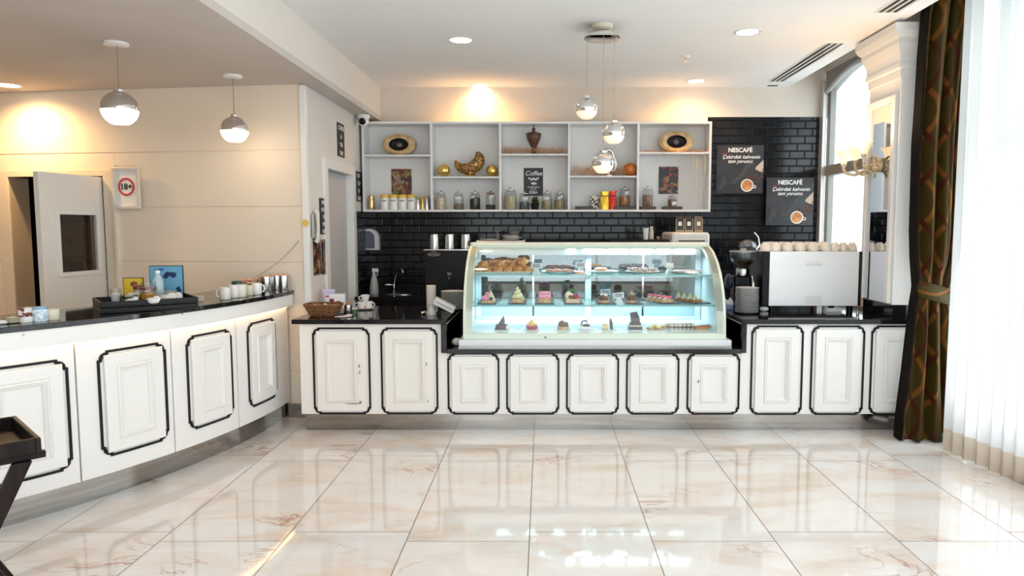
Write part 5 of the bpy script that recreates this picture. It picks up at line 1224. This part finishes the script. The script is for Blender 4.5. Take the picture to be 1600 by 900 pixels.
mb.tube([(sx_-.008, byf-.004, sz_-.01), (sx_-.006, byf-.004, sz_-.04)], .0025, 6).build('steam_emblem', mat('badge_grey', (.35,.35,.35), .4), t)
for k, px in enumerate((679, 703, 728)):
    t = thing('steel_pitcher', ('leftmost','middle','rightmost')[k]+' of three steel milk pitchers on the boiler tray', 'pitcher', (XA(px, 7.0, bz), 7.0, bz), group='steel pitchers on the boiler')
    MB().lathe([(.046,0),(.050,.004),(.048,.12),(.044,.145),(.041,.145),(.045,.11),(.046,.008),(.001,.006)], 28).build('pitcher_body', 'steel', t)
    MB().tube([(.044,0,.13),(.078,0,.12),(.082,0,.07),(.070,0,.03),(.046,0,.035)], .006, 8).build('handle', 'black', t)
    MB().lathe([(.049,.145),(.049,.150),(.02,.156)], 24).build('lid', 'black', t)
# steel rack with plates
ry = 6.8; rz = ZA(376, ry); rx0, rx1 = XA(744, ry, rz), XA(818, ry, rz)
t = thing('steel_rack', 'narrow steel rack behind the left half of the display case', 'rack', (0,0,0))
MB().box(rx0, rx1, ry, ry+.3, rz-.035, rz).build('rack_top', mat('warm_steel', (.48,.42,.38), .3, .9), t, smooth=False, bevel=.003)
for x in (rx0+.01, rx1+.004):
    for y in (ry+.01, ry+.29): MB().lathe([(.009,0),(.009,rz+.005-BC)], 10, c=(x,y,BC)).build('leg', 'steel', t)
for k, (px, w_, zz) in enumerate(((764,.085,0),(798,.085,0),(801,.09,.016),(798,.085,.032))):
    tag(MB().lathe([(w_*.6,0),(w_,.010),(w_*.98,.014),(w_*.5,.006),(.001,.006)], 28).build('white_dish', 'white_ceramic'), ('single white dish at the left of the steel rack','lowest of three white dishes stacked on the steel rack','middle of three white dishes stacked on the steel rack','topmost of three white dishes stacked on the steel rack')[k], 'dish', 'white dishes on the steel rack', loc=(XA(px, ry+.12, rz), ry+.12, rz+zz))
t = thing('cake_stand', 'small dark footed stand on the steel rack', 'stand', (XA(777, ry+.2, rz), ry+.22, rz)); MB().lathe([(.03,0),(.03,.006),(.012,.02),(.010,.07),(.045,.085),(.045,.092)], 24).build('stand', mat('dim_glass', (.16,.16,.16), .15), t)
t = thing('glass_bowl', 'dim glass bowl on top of the white dishes', 'bowl', (XA(804, ry+.12, rz), ry+.12, rz+.047)); MB().lathe([(.03,0),(.05,.02),(.055,.045),(.052,.045),(.046,.02),(.001,.008)], 24).build('bowl', mat('dim_glass', (.16,.16,.16), .15), t)
# black appliance and white machine behind the case on the right
by = 6.7; bz2 = ZA(374.5, by)
tag(MB().box(XA(955, by, bz2), XA(1046, by, bz2), by, 7.3, BC+.001, bz2).build('coffee_brewer', 'black', smooth=False, bevel=.006), 'low black appliance behind the display case next to the white machine', 'appliance')
t = thing('paper_cup_stack', 'white paper cups stacked on the black appliance', 'paper cup', (XA(1009, by+.1, bz2), by+.1, bz2)); MB().lathe([(.022,0),(.022,.002),(.027,.095),(.029,.10)], 20).lathe([(.027,.10),(.029,.105),(.030,.110)], 20).build('cups', 'paper', t)
t = thing('syrup_jar', 'small cream patterned jar beside the paper cups', 'jar', (XA(1018, by+.13, bz2), by+.14, bz2)); MB().lathe([(.020,0),(.024,.005),(.020,.07),(.012,.10),(.016,.105),(.016,.125)], 18).build('jar_body', vary(mat('cream_pattern', (.7,.6,.5), .5), (.45,.35,.28), (.80,.72,.62), 60, 2), t)
t = thing('small_bowl', 'tiny tan bowl beside the patterned jar', 'bowl', (XA(1028, by+.1, bz2), by+.08, bz2)); MB().lathe([(.012,0),(.022,.03),(.019,.03),(.001,.01)], 18).build('bowl', mat('tan_clay', (.45,.28,.18), .5), t)
wz1 = ZA(363, 6.6); wx0_, wx1_ = XA(1050, 6.6, 1.4), XA(1109.5, 6.6, 1.4)
t = thing('white_coffee_machine', 'rounded white machine rising behind the right end of the display case', 'machine', (0,0,0))
MB().box(wx0_, wx1_, 6.6, 7.2, BC+.001, wz1).build('casing', mat('glossy_white_case', (.74,.73,.71), .25), t, bevel=.03, seg=4)
MB().box(wx0_+.06, wx1_-.05, 6.592, 6.602, wz1-.085, wz1-.075).build('slot', 'black', t, smooth=False)
for k, px in enumerate((1061.5, 1075.5, 1090.5)):
    t = thing('coffee_bag', ('left','middle','right')[k]+' of three labelled coffee bags on the white machine', 'bag', (XA(px, 6.8, wz1), 6.8, wz1), group='coffee bags on the white machine')
    bm2 = mat('black_foil_bag', (.02,.018,.016), .3) if k < 2 else mat('bronze_foil_bag', (.16,.10,.08), .3)
    MB().loft([[(-.036,-.025,0),(.036,-.025,0),(.036,.025,0),(-.036,.025,0)],[(-.037,-.027,.08),(.037,-.027,.08),(.037,.027,.08),(-.037,.027,.08)],[(-.036,-.006,.15),(.036,-.006,.15),(.036,.006,.15),(-.036,.006,.15)]]).build('bag_body', bm2, t, bevel=.003)
    MB().box(-.016,.016,-.029,-.0255,.062,.100).build('label_square', 'paper', t, smooth=False)
    MB().box(-.036,.036,-.027,-.0255,.004,.020).build('lower_print', mat('gold_print', (.45,.33,.18), .4), t, smooth=False)
    for s_ in (-1,1): MB().box(s_*.036-.003, s_*.036+.003, -.029, -.024, 0, .13).build('gold_edge', mat('gold_print', (.45,.33,.18), .4), t, smooth=False)
# saucer stack
for k in range(18):
    lb = 'white saucer in the tall stack before the coffee grinder, '+('topmost' if k == 17 else 'lowest' if k == 0 else ORD[k]+' from the bottom')
    z = CT+.004+k*.0112
    if k == 0:
        s0 = thing('saucer', lb, 'saucer', (onc(1166.5, 5.56)[0], 5.56, z), group='white saucers stacked before the grinder'); MB().lathe([(.05,0),(.055,.002),(.090,.010),(.0925,.0125),(.055,.005),(.001,.005)], 36).build('dish', 'white_ceramic', s0)
    else: dup(s0, (s0.location.x+random.uniform(-.0022,.0022), 5.56+random.uniform(-.002,.002), z), lb)
# coffee grinder
def grinder(px, Y, label, zs=1.0):
    t = thing('coffee_grinder', label, 'grinder', onc(px, Y)); t.scale = (zs,)*3
    MB().box(-.085,.085,-.12,.12,0,.05).box(-.075,.075,-.02,.12,.05,.30).build('base_body', 'black', t, bevel=.02, seg=3)
    MB().lathe([(.055,.30),(.058,.315),(.058,.355),(.050,.365)], 28).build('steel_collar', 'steel', t)
    MB().lathe([(.045,.36),(.055,.38),(.105,.43),(.112,.46),(.112,.50)], 32, caps=False).build('hopper', 'jarglass', t)
    MB().lathe([(.04,.366),(.05,.382),(.088,.418),(.06,.43),(.001,.425)], 24).build('coffee_beans', mat('roasted_beans', (.03,.014,.008), .5), t)
    MB().lathe([(.114,.50),(.116,.506),(.114,.515),(.03,.520),(.02,.535)], 32).build('hopper_lid', mat('smoky_lid', (.30,.30,.30), .15, .2), t)
    MB().tube([(.05,-.12,.30),(.05,-.15,.24),(.05,-.15,.12)], .010, 8).build('dose_lever', 'steel', t)
    return t
g1 = grinder(1159, 5.83, 'coffee grinder with clear bean hopper left of the espresso machine', .95)
MB().sphere((0,0,0), .07, (.5,1,1)).build('doser_drum', mat('navy_plastic', (.012,.014,.03), .2), g1).location = (-.13, -.05, .25)
g2 = thing('glass_canister', 'round glass canister with a curved steel handle behind the coffee grinder', 'canister', onb(1166, 6.9)); 
MB().lathe([(.10,0),(.10,.40),(.09,.42)], 28).build('column_base', 'black', g2)
MB().sphere((0,0,.49), .088, (1,1,.72), n=28, m=14).build('glass_globe', mat('smoked_globe', (.20,.21,.22), .06, .6), g2)
MB().tube([(.085,0,.45),(.115,0,.50),(.10,0,.575),(.06,0,.62)], .010, 8).build('handle', 'steel', g2)
# little blue-white packets, crumpled napkin near grinder
tag(MB().prism([(-.03,0),(-.045,.045),(-.015,.03),(.005,.055),(.02,.03),(.04,.05),(.03,0)], -.01, .01, 'y').build('folded_napkin', 'paper', bevel=.002), 'folded white napkin standing left of the saucer stack', 'napkin', loc=(onc(1140, 5.85)[0], 5.85, CT+.045))
tag(MB().box(-.05,.05,-.035,.035,0,.045).build('blue_packet', mat('blue_white_packet', (.30,.38,.65), .4), bevel=.006), 'small blue and white packet under the folded napkin', 'packet', loc=onc(1141, 5.84))
tag(MB().sphere((0,0,.02), .03, (1.3,.8,.7), n=9, m=6).build('crumpled_napkin', 'paper', angle=10), 'crumpled white napkin at the left foot of the espresso machine', 'napkin', loc=onc(1194, 5.72))
# espresso machine
EY = 5.66; ez0, ez1 = ZA(478, EY), ZA(393, EY); ex0, ex1 = XA(1202, EY, 1.1), XA(1341.5, EY, 1.1)
em = thing('espresso_machine', 'large white-backed espresso machine with black sides and cups on top', 'espresso machine', (0,0,0))
MB().box(ex0, ex1, EY, EY+.02, ez0, ez1).build('back_panel', mat('pearl_white_panel', (.90,.91,.93), .3), em, smooth=False, bevel=.003)
MB().box(ex0+.01, ex1-.01, EY+.02, EY+.48, ez0+.02, ez1-.02).build('casing', 'blackmatte', em, smooth=False)
for x0, x1, sl in ((ex0-.058, ex0-.002, -.0), (ex1+.002, ex1+.022, 0)):
    MB().prism([(EY-.005, ez0), (EY+.50, ez0), (EY+.50, ez1-.01), (EY-.005, ez1)], x0, x1, 'x').build('side_panel', 'black', em, bevel=.006)
for x in (ex0+.04, ex1-.04):
    for y in (EY+.06, EY+.42): MB().lathe([(.025,0),(.025,ez0-CT+.03)], 16, c=(x,y,CT)).build('foot', 'black', em)
MB().box(ex0-.05, ex1, EY+.02, EY+.48, ez1-.02, ez1-.004).build('cup_tray', 'steel', em, smooth=False)
bx_ = (ex0+ex1)/2
mb = MB(); lx0, lz0 = XA(1262, EY, 1.2), ZA(412, EY)
for k, (hh, ww) in enumerate(((.020,.007),(.018,.009),(.022,.006),(.018,.008),(.022,.008),(.019,.007),(.018,.006))): mb.box(lx0+.017*k-ww*.6, lx0+.017*k+ww*.5, EY-.0012, EY, lz0, lz0+hh*.8)
mb.build('raised_lettering', mat('gold_letters', (.72,.66,.54), .4), em, smooth=False)
MB().box(XA(1259, EY, 1.2), XA(1285, EY, 1.2), EY-.002, EY, ZA(414.5, EY), ZA(413.5, EY)).build('underline', mat('grey_line', (.45,.47,.50), .4), em, smooth=False)
MB().box(XA(1258, EY, .95), XA(1284, EY, .95), EY-.002, EY, ZA(475, EY), ZA(462, EY)).build('data_plate', 'paper', em, smooth=False)
# cups upside down on top
cpx = [1196,1211,1230,1250,1270,1290,1304,1317,1331,1204,1222,1241,1261,1281]
for k, px in enumerate(cpx):
    fr_ = k < 9; y = EY+.07 if fr_ else EY+.17
    lb = 'white cup upside down on the espresso machine, '+ORD[k if fr_ else k-9]+' from the left in the '+('front' if fr_ else 'back')+' row'
    if k == 0:
        k0 = thing('coffee_cup', lb, 'cup', (XA(px, y, ez1), y, ez1-.003), group='cups on the espresso machine')
        MB().lathe([(.044,0),(.046,.004),(.044,.03),(.036,.058),(.024,.072),(.022,.078),(.001,.077)], 28).build('cup_body', mat('cream_ceramic', (.78,.70,.60), .25), k0)
        MB().tube([(.040,0,.018),(.062,0,.022),(.064,0,.045),(.034,0,.060)], .005, 8).build('handle', mat('cream_ceramic', (.78,.70,.60), .25), k0); k0.rotation_euler = (0,0,2.0)
    else:
        c_ = dup(k0, (XA(px, y, ez1), y, ez1-.003), lb, (1.2+.37*k))
        if px >= 1301: c_.scale = (.88,.88,.95)
t = tag(MB().box(-.06,.06,-.001,.001,0,.028).build('white_card', 'paper'), 'white card standing on the granite under the espresso machine', 'card', loc=onc(1303, 5.70))
t = tag(MB().lathe([(.010,0),(.012,.01),(.007,.035),(.009,.045)], 14).build('chrome_stub', 'chrome'), 'little chrome stub on the granite before the column', 'knob', loc=onc(1340, 5.45))

# curved counter : things on the ledge (z 1.036)
LT = 1.036
def onl(px, Y): return (XA(px, Y, LT), Y, LT)
def ledgeY(px, inset):          # depth of a point on the ledge seen at column px, inset metres behind its front edge
    r = 3.60-inset
    best = min(((abs(XA(px, CY+r*math.sin(R(a)), LT)-(CX+r*math.cos(R(a)))), CY+r*math.sin(R(a))) for a in [-55+.1*k for k in range(555)]))
    return best[1]
def L_(px, inset): y = ledgeY(px, inset); return (XA(px, y, LT), y, LT)
mugw = mat('offwhite_mug', (.76,.72,.64), .25, coat=.2)
for k, (px, ins, m_, a, h) in enumerate(((352,.12,mugw,200,.085),(365,.14,mat('green_white_mug', (.80,.79,.75), .25),205,.09),(377,.12,mugw,200,.09),(388,.14,mat('cream_mug', (.72,.66,.50), .3),210,.075),(401,.12,'white_ceramic',20,.085),(371,.24,mat('dark_green_mug', (.02,.10,.08), .3),90,.10))):
    lb = ('white mug at the left end of the row on the curved worktop','white mug with its handle left, second in the row','white mug, third in the row on the curved worktop','short cream mug in the middle of the row','white tilted milk jug beside the steel pots','dark green mug behind the second white mug')[k]
    t = thing('coffee_mug' if k != 4 else 'milk_jug', lb, 'mug' if k != 4 else 'jug', L_(px, ins), group='mugs on the curved worktop')
    MB().lathe([(.030,0),(.034,.004),(.038,h*.5),(.037,h),(.034,h),(.034,.012),(.001,.010)], 26).build('mug_body', m_, t)
    ca, sa = math.cos(R(a)), math.sin(R(a))
    MB().tube([(ca*q, sa*q, z) for q, z in ((.036,h*.82),(.050,h*.78),(.054,h*.5),(.048,h*.26),(.036,h*.24))], .0055, 8).build('handle', m_, t)
for k, (px, ins, r, h, lb) in enumerate(((415,.20,.050,.11,'steel canister between the mugs and the end of the curved worktop'),(433,.17,.052,.115,'steel canister at the right end of the curved worktop'),(443,.24,.048,.115,'steel canister furthest right, half behind another'))):
    t = thing('steel_canister', lb, 'canister', L_(px, ins), group='steel canisters on the curved worktop')
    MB().lathe([(r,0),(r+.001,.003),(r,h),(r*.94,h),(r*.94,.01),(.001,.01)], 28).build('can', 'steel', t)
    mb = MB(); rnd = random.Random(k+20)
    for q in range(9): a = rnd.uniform(0, 6.28); mb.sphere((r*.5*math.cos(a), r*.5*math.sin(a), h+rnd.uniform(-.004,.004)), .018, (1,.8,.5), n=8, m=5)
    mb.build('sachets', mat('salmon_sachets', (.75,.42,.28), .6), t, kind='stuff')
mb = MB(); rnd = random.Random(31)
for q in range(26): 
    p = L_(rnd.uniform(376,410), .26+rnd.uniform(0,.05)); mb.M = Matrix.Translation((p[0], p[1], LT+rnd.uniform(.05,.105))) @ Matrix.Rotation(rnd.uniform(0,3), 4, 'Z') @ Matrix.Rotation(rnd.uniform(-.6,.6), 4, 'X'); mb.box(-.03,.03,-.008,.008,-.004,.004)
mb.M = Matrix.Identity(4)
bxp = L_(392, .28)
tag(MB().box(-.14,.14,-.045,.045,0,.06).build('sachet_box', 'blackmatte', bevel=.003), 'dark low box of sachets behind the mugs', 'box', loc=(bxp[0], bxp[1], LT)).rotation_euler = (0,0,R(70))
tag(mb.build('tea_sachets', mat('salmon_sachets', (.75,.42,.28), .6)), 'heap of salmon and white sachets behind the mugs', 'sachets', kind='stuff')
# black tray with things
ty = ledgeY(226, .2); tpos = (XA(228, 4.27, LT), 4.27, LT)
t = thing('black_tray', 'double black lacquer tray on the curved worktop holding glass jars and napkins', 'tray', tpos, R(38))
for z0 in (.002, .034):
    mb = MB(); a_, b_ = .255, .185
    mb.box(-a_,a_,-b_,b_,z0,z0+.008)
    for q in ((-a_,a_,-b_,-b_+.012),(-a_,a_,b_-.012,b_),(-a_,-a_+.012,-b_+.012,b_-.012),(a_-.012,a_,-b_+.012,b_-.012)): mb.box(q[0],q[1],q[2],q[3],z0+.008,z0+.028 if z0 < .01 else z0+.034)
    mb.build('tray_layer', 'blackmatte', t, smooth=False, bevel=.002)
TZ = LT+.043
def ontray(px, Y): return (XA(px, Y, TZ), Y, TZ)
t = thing('glass_bowl', 'round glass bowl of tea bags in the black tray', 'bowl', ontray(211, 4.22)); MB().lathe([(.04,0),(.07,.02),(.078,.05),(.075,.05),(.066,.02),(.001,.006)], 28).build('bowl', 'jarglass', t)
mb = MB(); rnd = random.Random(8)
for q in range(12): a = rnd.uniform(0, 6.28); mb.sphere((.035*math.cos(a), .035*math.sin(a), .028+rnd.uniform(0,.02)), .02, (1.2,.9,.5), n=8, m=5)
mb.build('tea_bags', mat('pale_tea_bags', (.62,.60,.52), .6), t, kind='stuff')
t = thing('glass_jug', 'glass jug with amber tea behind the glass bowl in the tray', 'jug', ontray(232, 4.22)); MB().lathe([(.036,0),(.045,.03),(.046,.09),(.040,.12)], 26, caps=False).build('glass_body', 'jarglass', t)
MB().lathe([(.001,.002),(.034,.002),(.043,.03),(.043,.06),(.001,.062)], 24).build('tea', mat('amber_tea', (.50,.22,.04), .2), t); MB().lathe([(.043,.074),(.044,.09),(.001,.092)], 24).build('dark_band', mat('dark_red_band', (.16,.02,.015), .4), t)
t = thing('spice_shaker', 'small glass shaker with a dark red lid in the tray', 'shaker', ontray(217, 4.30)); MB().lathe([(.024,0),(.026,.07)], 20).build('glass_body', mat('grey_glass_solid', (.40,.38,.34), .2), t); MB().lathe([(.028,.07),(.028,.092),(.02,.096)], 20).build('lid', mat('dark_red_band', (.16,.02,.015), .4), t)
t = thing('glass_tumbler', 'clear tumbler with a napkin at the left end of the black tray', 'glass', ontray(181, 4.18)); MB().lathe([(.028,0),(.034,.085)], 24, caps=False).build('tumbler', 'jarglass', t); MB().lathe([(.001,.003),(.02,.003),(.026,.05),(.012,.062)], 8).build('napkin', mat('soft_white', (.72,.70,.68), .7), t)
t = thing('water_bottle', 'clear plastic water bottle standing in the black tray', 'bottle', ontray(248, 4.36)); MB().lathe([(.030,0),(.032,.006),(.030,.05),(.032,.07),(.031,.12),(.014,.155),(.013,.165)], 24).build('bottle_body', mat('bluish_clear_plastic', (.60,.72,.78), .1, coat=.5, alpha=.55), t); MB().lathe([(.015,.165),(.015,.182)], 16).build('cap', 'white_ceramic', t)
for k, (px, y, s_) in enumerate(((238,4.14,1),(262,4.28,1.3),(272,4.34,1.2),(205,4.12,.8))):
    mb = MB(); mb.sphere((0,0,.016), .036*s_, (1.2,.8,.55), n=9, m=6); mb.sphere((.02,.01,.026), .024*s_, (1,.8,.8), n=7, m=5)
    tag(mb.build('crumpled_napkin', mat('soft_white', (.72,.70,.68), .7), angle=12), ('crumpled napkin at the front corner of the black tray','large crumpled napkin at the right of the black tray','crumpled napkin against the tray\'s right rim','small crumpled napkin below the glass bowl')[k], 'napkin', 'crumpled napkins in the black tray', loc=(*ontray(px, y)[:2], TZ+.001))
t = thing('sugar_dish', 'ribbed glass dish beside the blue card in the tray', 'dish', ontray(264, 4.42)); MB().lathe([(.035,0),(.045,.03),(.048,.05),(.044,.05),(.001,.02)], 12).build('dish', mat('ribbed_glass', (.36,.38,.36), .15), t)
def card(px, Y, w_, h_, m_, lb, rz=.25, z=TZ):
    t = thing('table_card', lb, 'card', (XA(px, Y, z), Y, z), rz)
    MB().box(-w_/2,w_/2,-.004,.004,0,h_).build('frame', 'blackmatte', t, smooth=False); MB().box(-w_/2+.004,w_/2-.004,-.0055,-.004,.004,h_-.004).build('print', m_, t, smooth=False); return t
t = card(210, 4.44, .115, .155, mat('yellow_print', (.72,.50,.02), .5), 'small yellow framed card standing behind the glass bowl', .2, LT+.02)
MB().sphere((0,0,0), .022, (1,.12,.8)).build('brown_motif', mat('brown_print', (.22,.08,.02), .5), t).location = (.005,-.0055,.115)
t = card(262, 4.55, .205, .225, mat('sky_blue_print', (.14,.38,.56), .5), 'light blue framed card with navy shapes standing at the back of the tray', .12, LT+.02)
nv = mat('navy_print', (.01,.03,.12), .5)
MB().prism([(-.015,.165),(.0,.185),(.06,.18),(.062,.155),(.04,.145),(.02,.16),(.0,.14),(-.02,.15)], -.0075, -.0055, 'y').build('navy_shape', nv, t, smooth=False)
MB().prism([(.055,.08),(.078,.095),(.09,.06),(.07,.045)], -.0075, -.0055, 'y').build('navy_diamond', nv, t, smooth=False); o = MB().lathe([(.016,0),(.016,.001)], 18, sy=.5).build('blue_oval', mat('royal_blue', (.02,.08,.45), .5), t); o.location = (-.03,-.0055,.20); o.rotation_euler = (R(90),0,0)
text('~', .05, nv, (-.06,-.0065,.20), parent=t)
t = thing('plastic_box', 'faint clear plastic box on the worktop right of the blue card', 'box', L_(303, .22), R(60)); MB().box(-.05,.05,-.04,.04,0,.04).build('tub', mat('cloudy_plastic', (.70,.60,.50), .3, alpha=.45), t, bevel=.006)
# left end of the ledge
t = thing('glass_dish', 'round glass ashtray dish at the far left of the worktop', 'dish', L_(20, .16)); MB().lathe([(.034,0),(.042,.004),(.044,.026),(.038,.03),(.034,.012),(.001,.008)], 28).build('dish', mat('tinted_glass_dish', (.34,.30,.20), .1, coat=.6), t)
MB().lathe([(.028,.012),(.030,.028),(.001,.029)], 10).build('sugar_cubes', 'paper', t)
t = thing('tissue_cup', 'white cup wrapped in a brown and white floral paper', 'cup', L_(41, .13)); MB().lathe([(.028,0),(.030,.004),(.029,.03)], 24).build('cup_base', 'white_ceramic', t); MB().box(-.024,.024,-.028,.028,.03,.078).build('floral_wrap', vary(mat('floral_paper', (.5,.3,.25), .6), (.20,.04,.02), (.82,.78,.76), 38, 1, lo=.47, hi=.53), t, bevel=.008)
t = thing('blue_tumbler', 'pale blue patterned tumbler on the left of the worktop', 'tumbler', L_(63, .12)); MB().lathe([(.034,0),(.035,.003),(.035,.066),(.034,.068)], 28).build('tumbler', vary(mat('blue_pattern', (.55,.68,.80), .4), (.38,.55,.72), (.80,.84,.86), 70, 1, lo=.4, hi=.6), t); MB().lathe([(.036,.064),(.036,.074),(.03,.076)], 28).build('blue_lid', mat('blue_lid', (.18,.40,.62), .4), t)
t = thing('cream_cup', 'plain cream cup just right of the blue tumbler', 'cup', L_(83, .12)); MB().lathe([(.028,0),(.031,.004),(.032,.056),(.029,.058),(.028,.01),(.001,.01)], 26).build('cup_body', mat('ivory_cup', (.75,.68,.55), .4), t)
o = MB().sphere((0,0,.010), .02, (1.4,1,.6), n=9, m=6).build('crumpled_paper', 'paper', angle=12); tag(o, 'little white paper scrap at the left picture edge of the worktop', 'paper scrap', loc=L_(3, .14))

# ================================================================== FOLDING TRAY STAND, BOTTOM LEFT
FY = 2.52; tzz = ZA(683, FY); cxr = XA(53, FY, tzz)
dw = vary(mat('dark_walnut', (.010,.006,.005), .4, spec=.15), (.005,.003,.003), (.016,.009,.007), 20, 3, stretch=(1,1,.2))
t = thing('serving_tray', 'dark wooden serving tray on folding legs at the lower left', 'tray', (cxr, FY, tzz-.055), R(46))
mb = MB().box(-.60,0,-.01,.40,0,.012); mb.build('tray_floor', dw, t, smooth=False)
for nm, q in (('rim', (-.60,.0,-.025,-.008)), ('rim', (-.60,.0,.40,.417)), ('rim', (-.0,.017,-.025,.417)), ('rim', (-.617,-.60,-.025,.417))): MB().box(q[0],q[1],q[2],q[3],0,.055).build(nm, dw, t, smooth=False, bevel=.004)
st = thing('folding_stand', 'crossed dark wooden folding legs carrying the serving tray', 'stand', (cxr, FY, 0), R(46))
zt = tzz-.058
for y in (.02, .37): MB().box(-.62,.035,y-.015,y+.015,zt-.026,zt-.0).build('top_rail', dw, st, smooth=False, bevel=.004)
def leg(x0, x1, y):
    a_, b_ = Vector((x0,y,zt-.026)), Vector((x1,y,.0)); d = Vector((.030,0,0))
    return MB().loft([[a_-d+Vector((0,-.012,0)), a_+d+Vector((0,-.012,0)), a_+d+Vector((0,.012,0)), a_-d+Vector((0,.012,0))], [b_-d+Vector((0,-.012,0)), b_+d+Vector((0,-.012,0)), b_+d+Vector((0,.012,0)), b_-d+Vector((0,.012,0))]])
for y in (.0, .39):
    leg(-.04, -.36, y).build('leg', dw, st, smooth=False, bevel=.003); leg(-.34, -.0, y+.026 if y < .1 else y-.026).build('leg', dw, st, smooth=False, bevel=.003)

# ================================================================== CURTAINS
# patterned drape with a tie-back
DY = 4.95
edges = [(3.20,1464,1524),(3.0,1453,1522),(2.7,1447,1514),(2.4,1443,1508),(2.1,1438,1504),(1.8,1436,1502),(1.5,1434,1500),(1.30,1435,1494),(1.18,1437,1485),(1.10,1438,1481),(1.00,1434,1479),(.85,1430,1479),(.7,1426,1480),(.5,1421,1482),(.3,1415,1483),(.15,1411,1483),(.012,1409,1483)]
def edge_at(z):
    for a, b_ in zip(edges, edges[1:]):
        if b_[0] <= z <= a[0]:
            q = (a[0]-z)/(a[0]-b_[0]); return a[1]+(b_[1]-a[1])*q, a[2]+(b_[2]-a[2])*q
    return edges[-1][1:]
NU, NV = 90, 90; vs, fs, uv = [], [], []
for j in range(NV+1):
    z = 3.2+(.012-3.2)*j/NV; l, r_ = edge_at(z); xl, xr = XA(l, DY, z), XA(r_, DY, z)
    tie = math.exp(-((z-1.08)/.16)**2); amp = .048*(1-.72*tie)
    for i in range(NU+1):
        u = i/NU; ph = 2*PI*2.6*u+.5*math.sin(z*1.3)
        x = xl+(xr-xl)*(u+.012*math.sin(ph*2)); y = DY+amp*math.sin(ph)+.014*math.sin(ph*2.3+z)*(1-tie)
        if z < .5: y -= (.5-z)*.05*math.sin(ph+1)
        vs.append((x, y, z)); uv.append((u*.40+.02, z))
for j in range(NV):
    for i in range(NU): a = j*(NU+1)+i; fs.append((a, a+1, a+NU+2, a+NU+1))
dr = thing('drape', 'brown and olive ogee-patterned drape tied back at the right of the counter', 'curtain', (0,0,0))
me = bpy.data.meshes.new('cloth'); me.from_pydata(vs, [], fs); ul = me.uv_layers.new(name='UVMap')
for p in me.polygons:
    p.use_smooth = True
    for li in p.loop_indices: ul.data[li].uv = uv[me.loops[li].vertex_index]
me.materials.append(M['drape']); o = bpy.data.objects.new('cloth', me); C.objects.link(o); o.parent = dr
sd = o.modifiers.new('solid', 'SOLIDIFY'); sd.thickness = .004
# dark lining edge on the left
lin = []
for j in range(NV+1):
    z = 3.2+(.012-3.2)*j/NV; l, r_ = edge_at(z); x = XA(l, DY, z); lin.append([(x-.012, DY+.10, z), (x-.012, DY+.0, z), (x+.004, DY-.012+.012, z), (x+.004, DY+.10, z)])
MB().loft(lin).build('dark_lining', mat('dark_lining', (.006,.004,.003), .8, spec=.1), dr)
# tie back band
zt_ = 1.09; l, r_ = edge_at(zt_); xl, xr = XA(1436.5, DY, zt_)-.005, XA(1484, DY, zt_); mb = MB(); loops = []
for k in range(21):
    a = 2*PI*k/20; loops.append((((xl+xr)/2+(xr-xl)/2*1.04*math.cos(a)), DY+.005+.062*math.sin(a), 1.0+.03*math.cos(a)*-1))
me = bpy.data.meshes.new('tie_band'); n = len(loops); vv = []
for x, y, z in loops: vv += [(x, y, z+.01), (x, y, z+.125)]
me.from_pydata(vv, [], [(2*k, 2*k+2, 2*k+3, 2*k+1) for k in range(n-1)]); ul = me.uv_layers.new(name='UVMap')
for p in me.polygons:
    p.use_smooth = True
    for li in p.loop_indices: q = me.loops[li].vertex_index; ul.data[li].uv = (vv[q][2]*1.0, vv[q][0]*1.2)
me.materials.append(M['drape']); o = bpy.data.objects.new('tie_band', me); C.objects.link(o); o.parent = dr; o.modifiers.new('s','SOLIDIFY').thickness = .006
# sheer curtain along the big window
path = [Vector((2.735,4.72)), Vector((2.79,4.40)), Vector((2.845,4.05)), Vector((2.875,3.6)), Vector((2.885,2.8)), Vector((2.885,1.2))]
def pth(s):
    L_t = [0]
    for a, b_ in zip(path, path[1:]): L_t.append(L_t[-1]+(b_-a).length)
    s *= L_t[-1]
    for k in range(len(path)-1):
        if s <= L_t[k+1]+1e-9:
            q = (s-L_t[k])/(L_t[k+1]-L_t[k]); return path[k].lerp(path[k+1], q), L_t[-1]
NU, NV = 620, 24; vs, fs = [], []; rnd = random.Random(4)
jit = [rnd.uniform(-.8,.8) for _ in range(60)]
for j in range(NV+1):
    z = 3.24+(.012-3.24)*j/NV; dn = j/NV
    for i in range(NU+1):
        s = i/NU; p, Lt = pth(s); w_ = s*Lt/.105; k = int(w_); jj = jit[k % 60]*(1-(w_-k))+jit[(k+1) % 60]*(w_-k)
        ph = 2*PI*w_+jj; amp = .010+.016*dn**.7
        p2, _ = pth(min(1, s+.002)); tn = (p2-p); tn = tn.normalized() if tn.length > 1e-6 else Vector((0,-1)); nn = Vector((-tn.y, tn.x))
        q = p+nn*amp*math.sin(ph)+tn*amp*.5*math.sin(2*ph)
        vs.append((q.x, q.y, z))
for j in range(NV):
    for i in range(NU): a = j*(NU+1)+i; fs.append((a, a+1, a+NU+2, a+NU+1))
mb = MB(); mb.v = vs; mb.f = fs
tag(mb.build('sheer_curtain', 'sheer', angle=180), 'white translucent voile curtain glowing over the big side window', 'curtain')
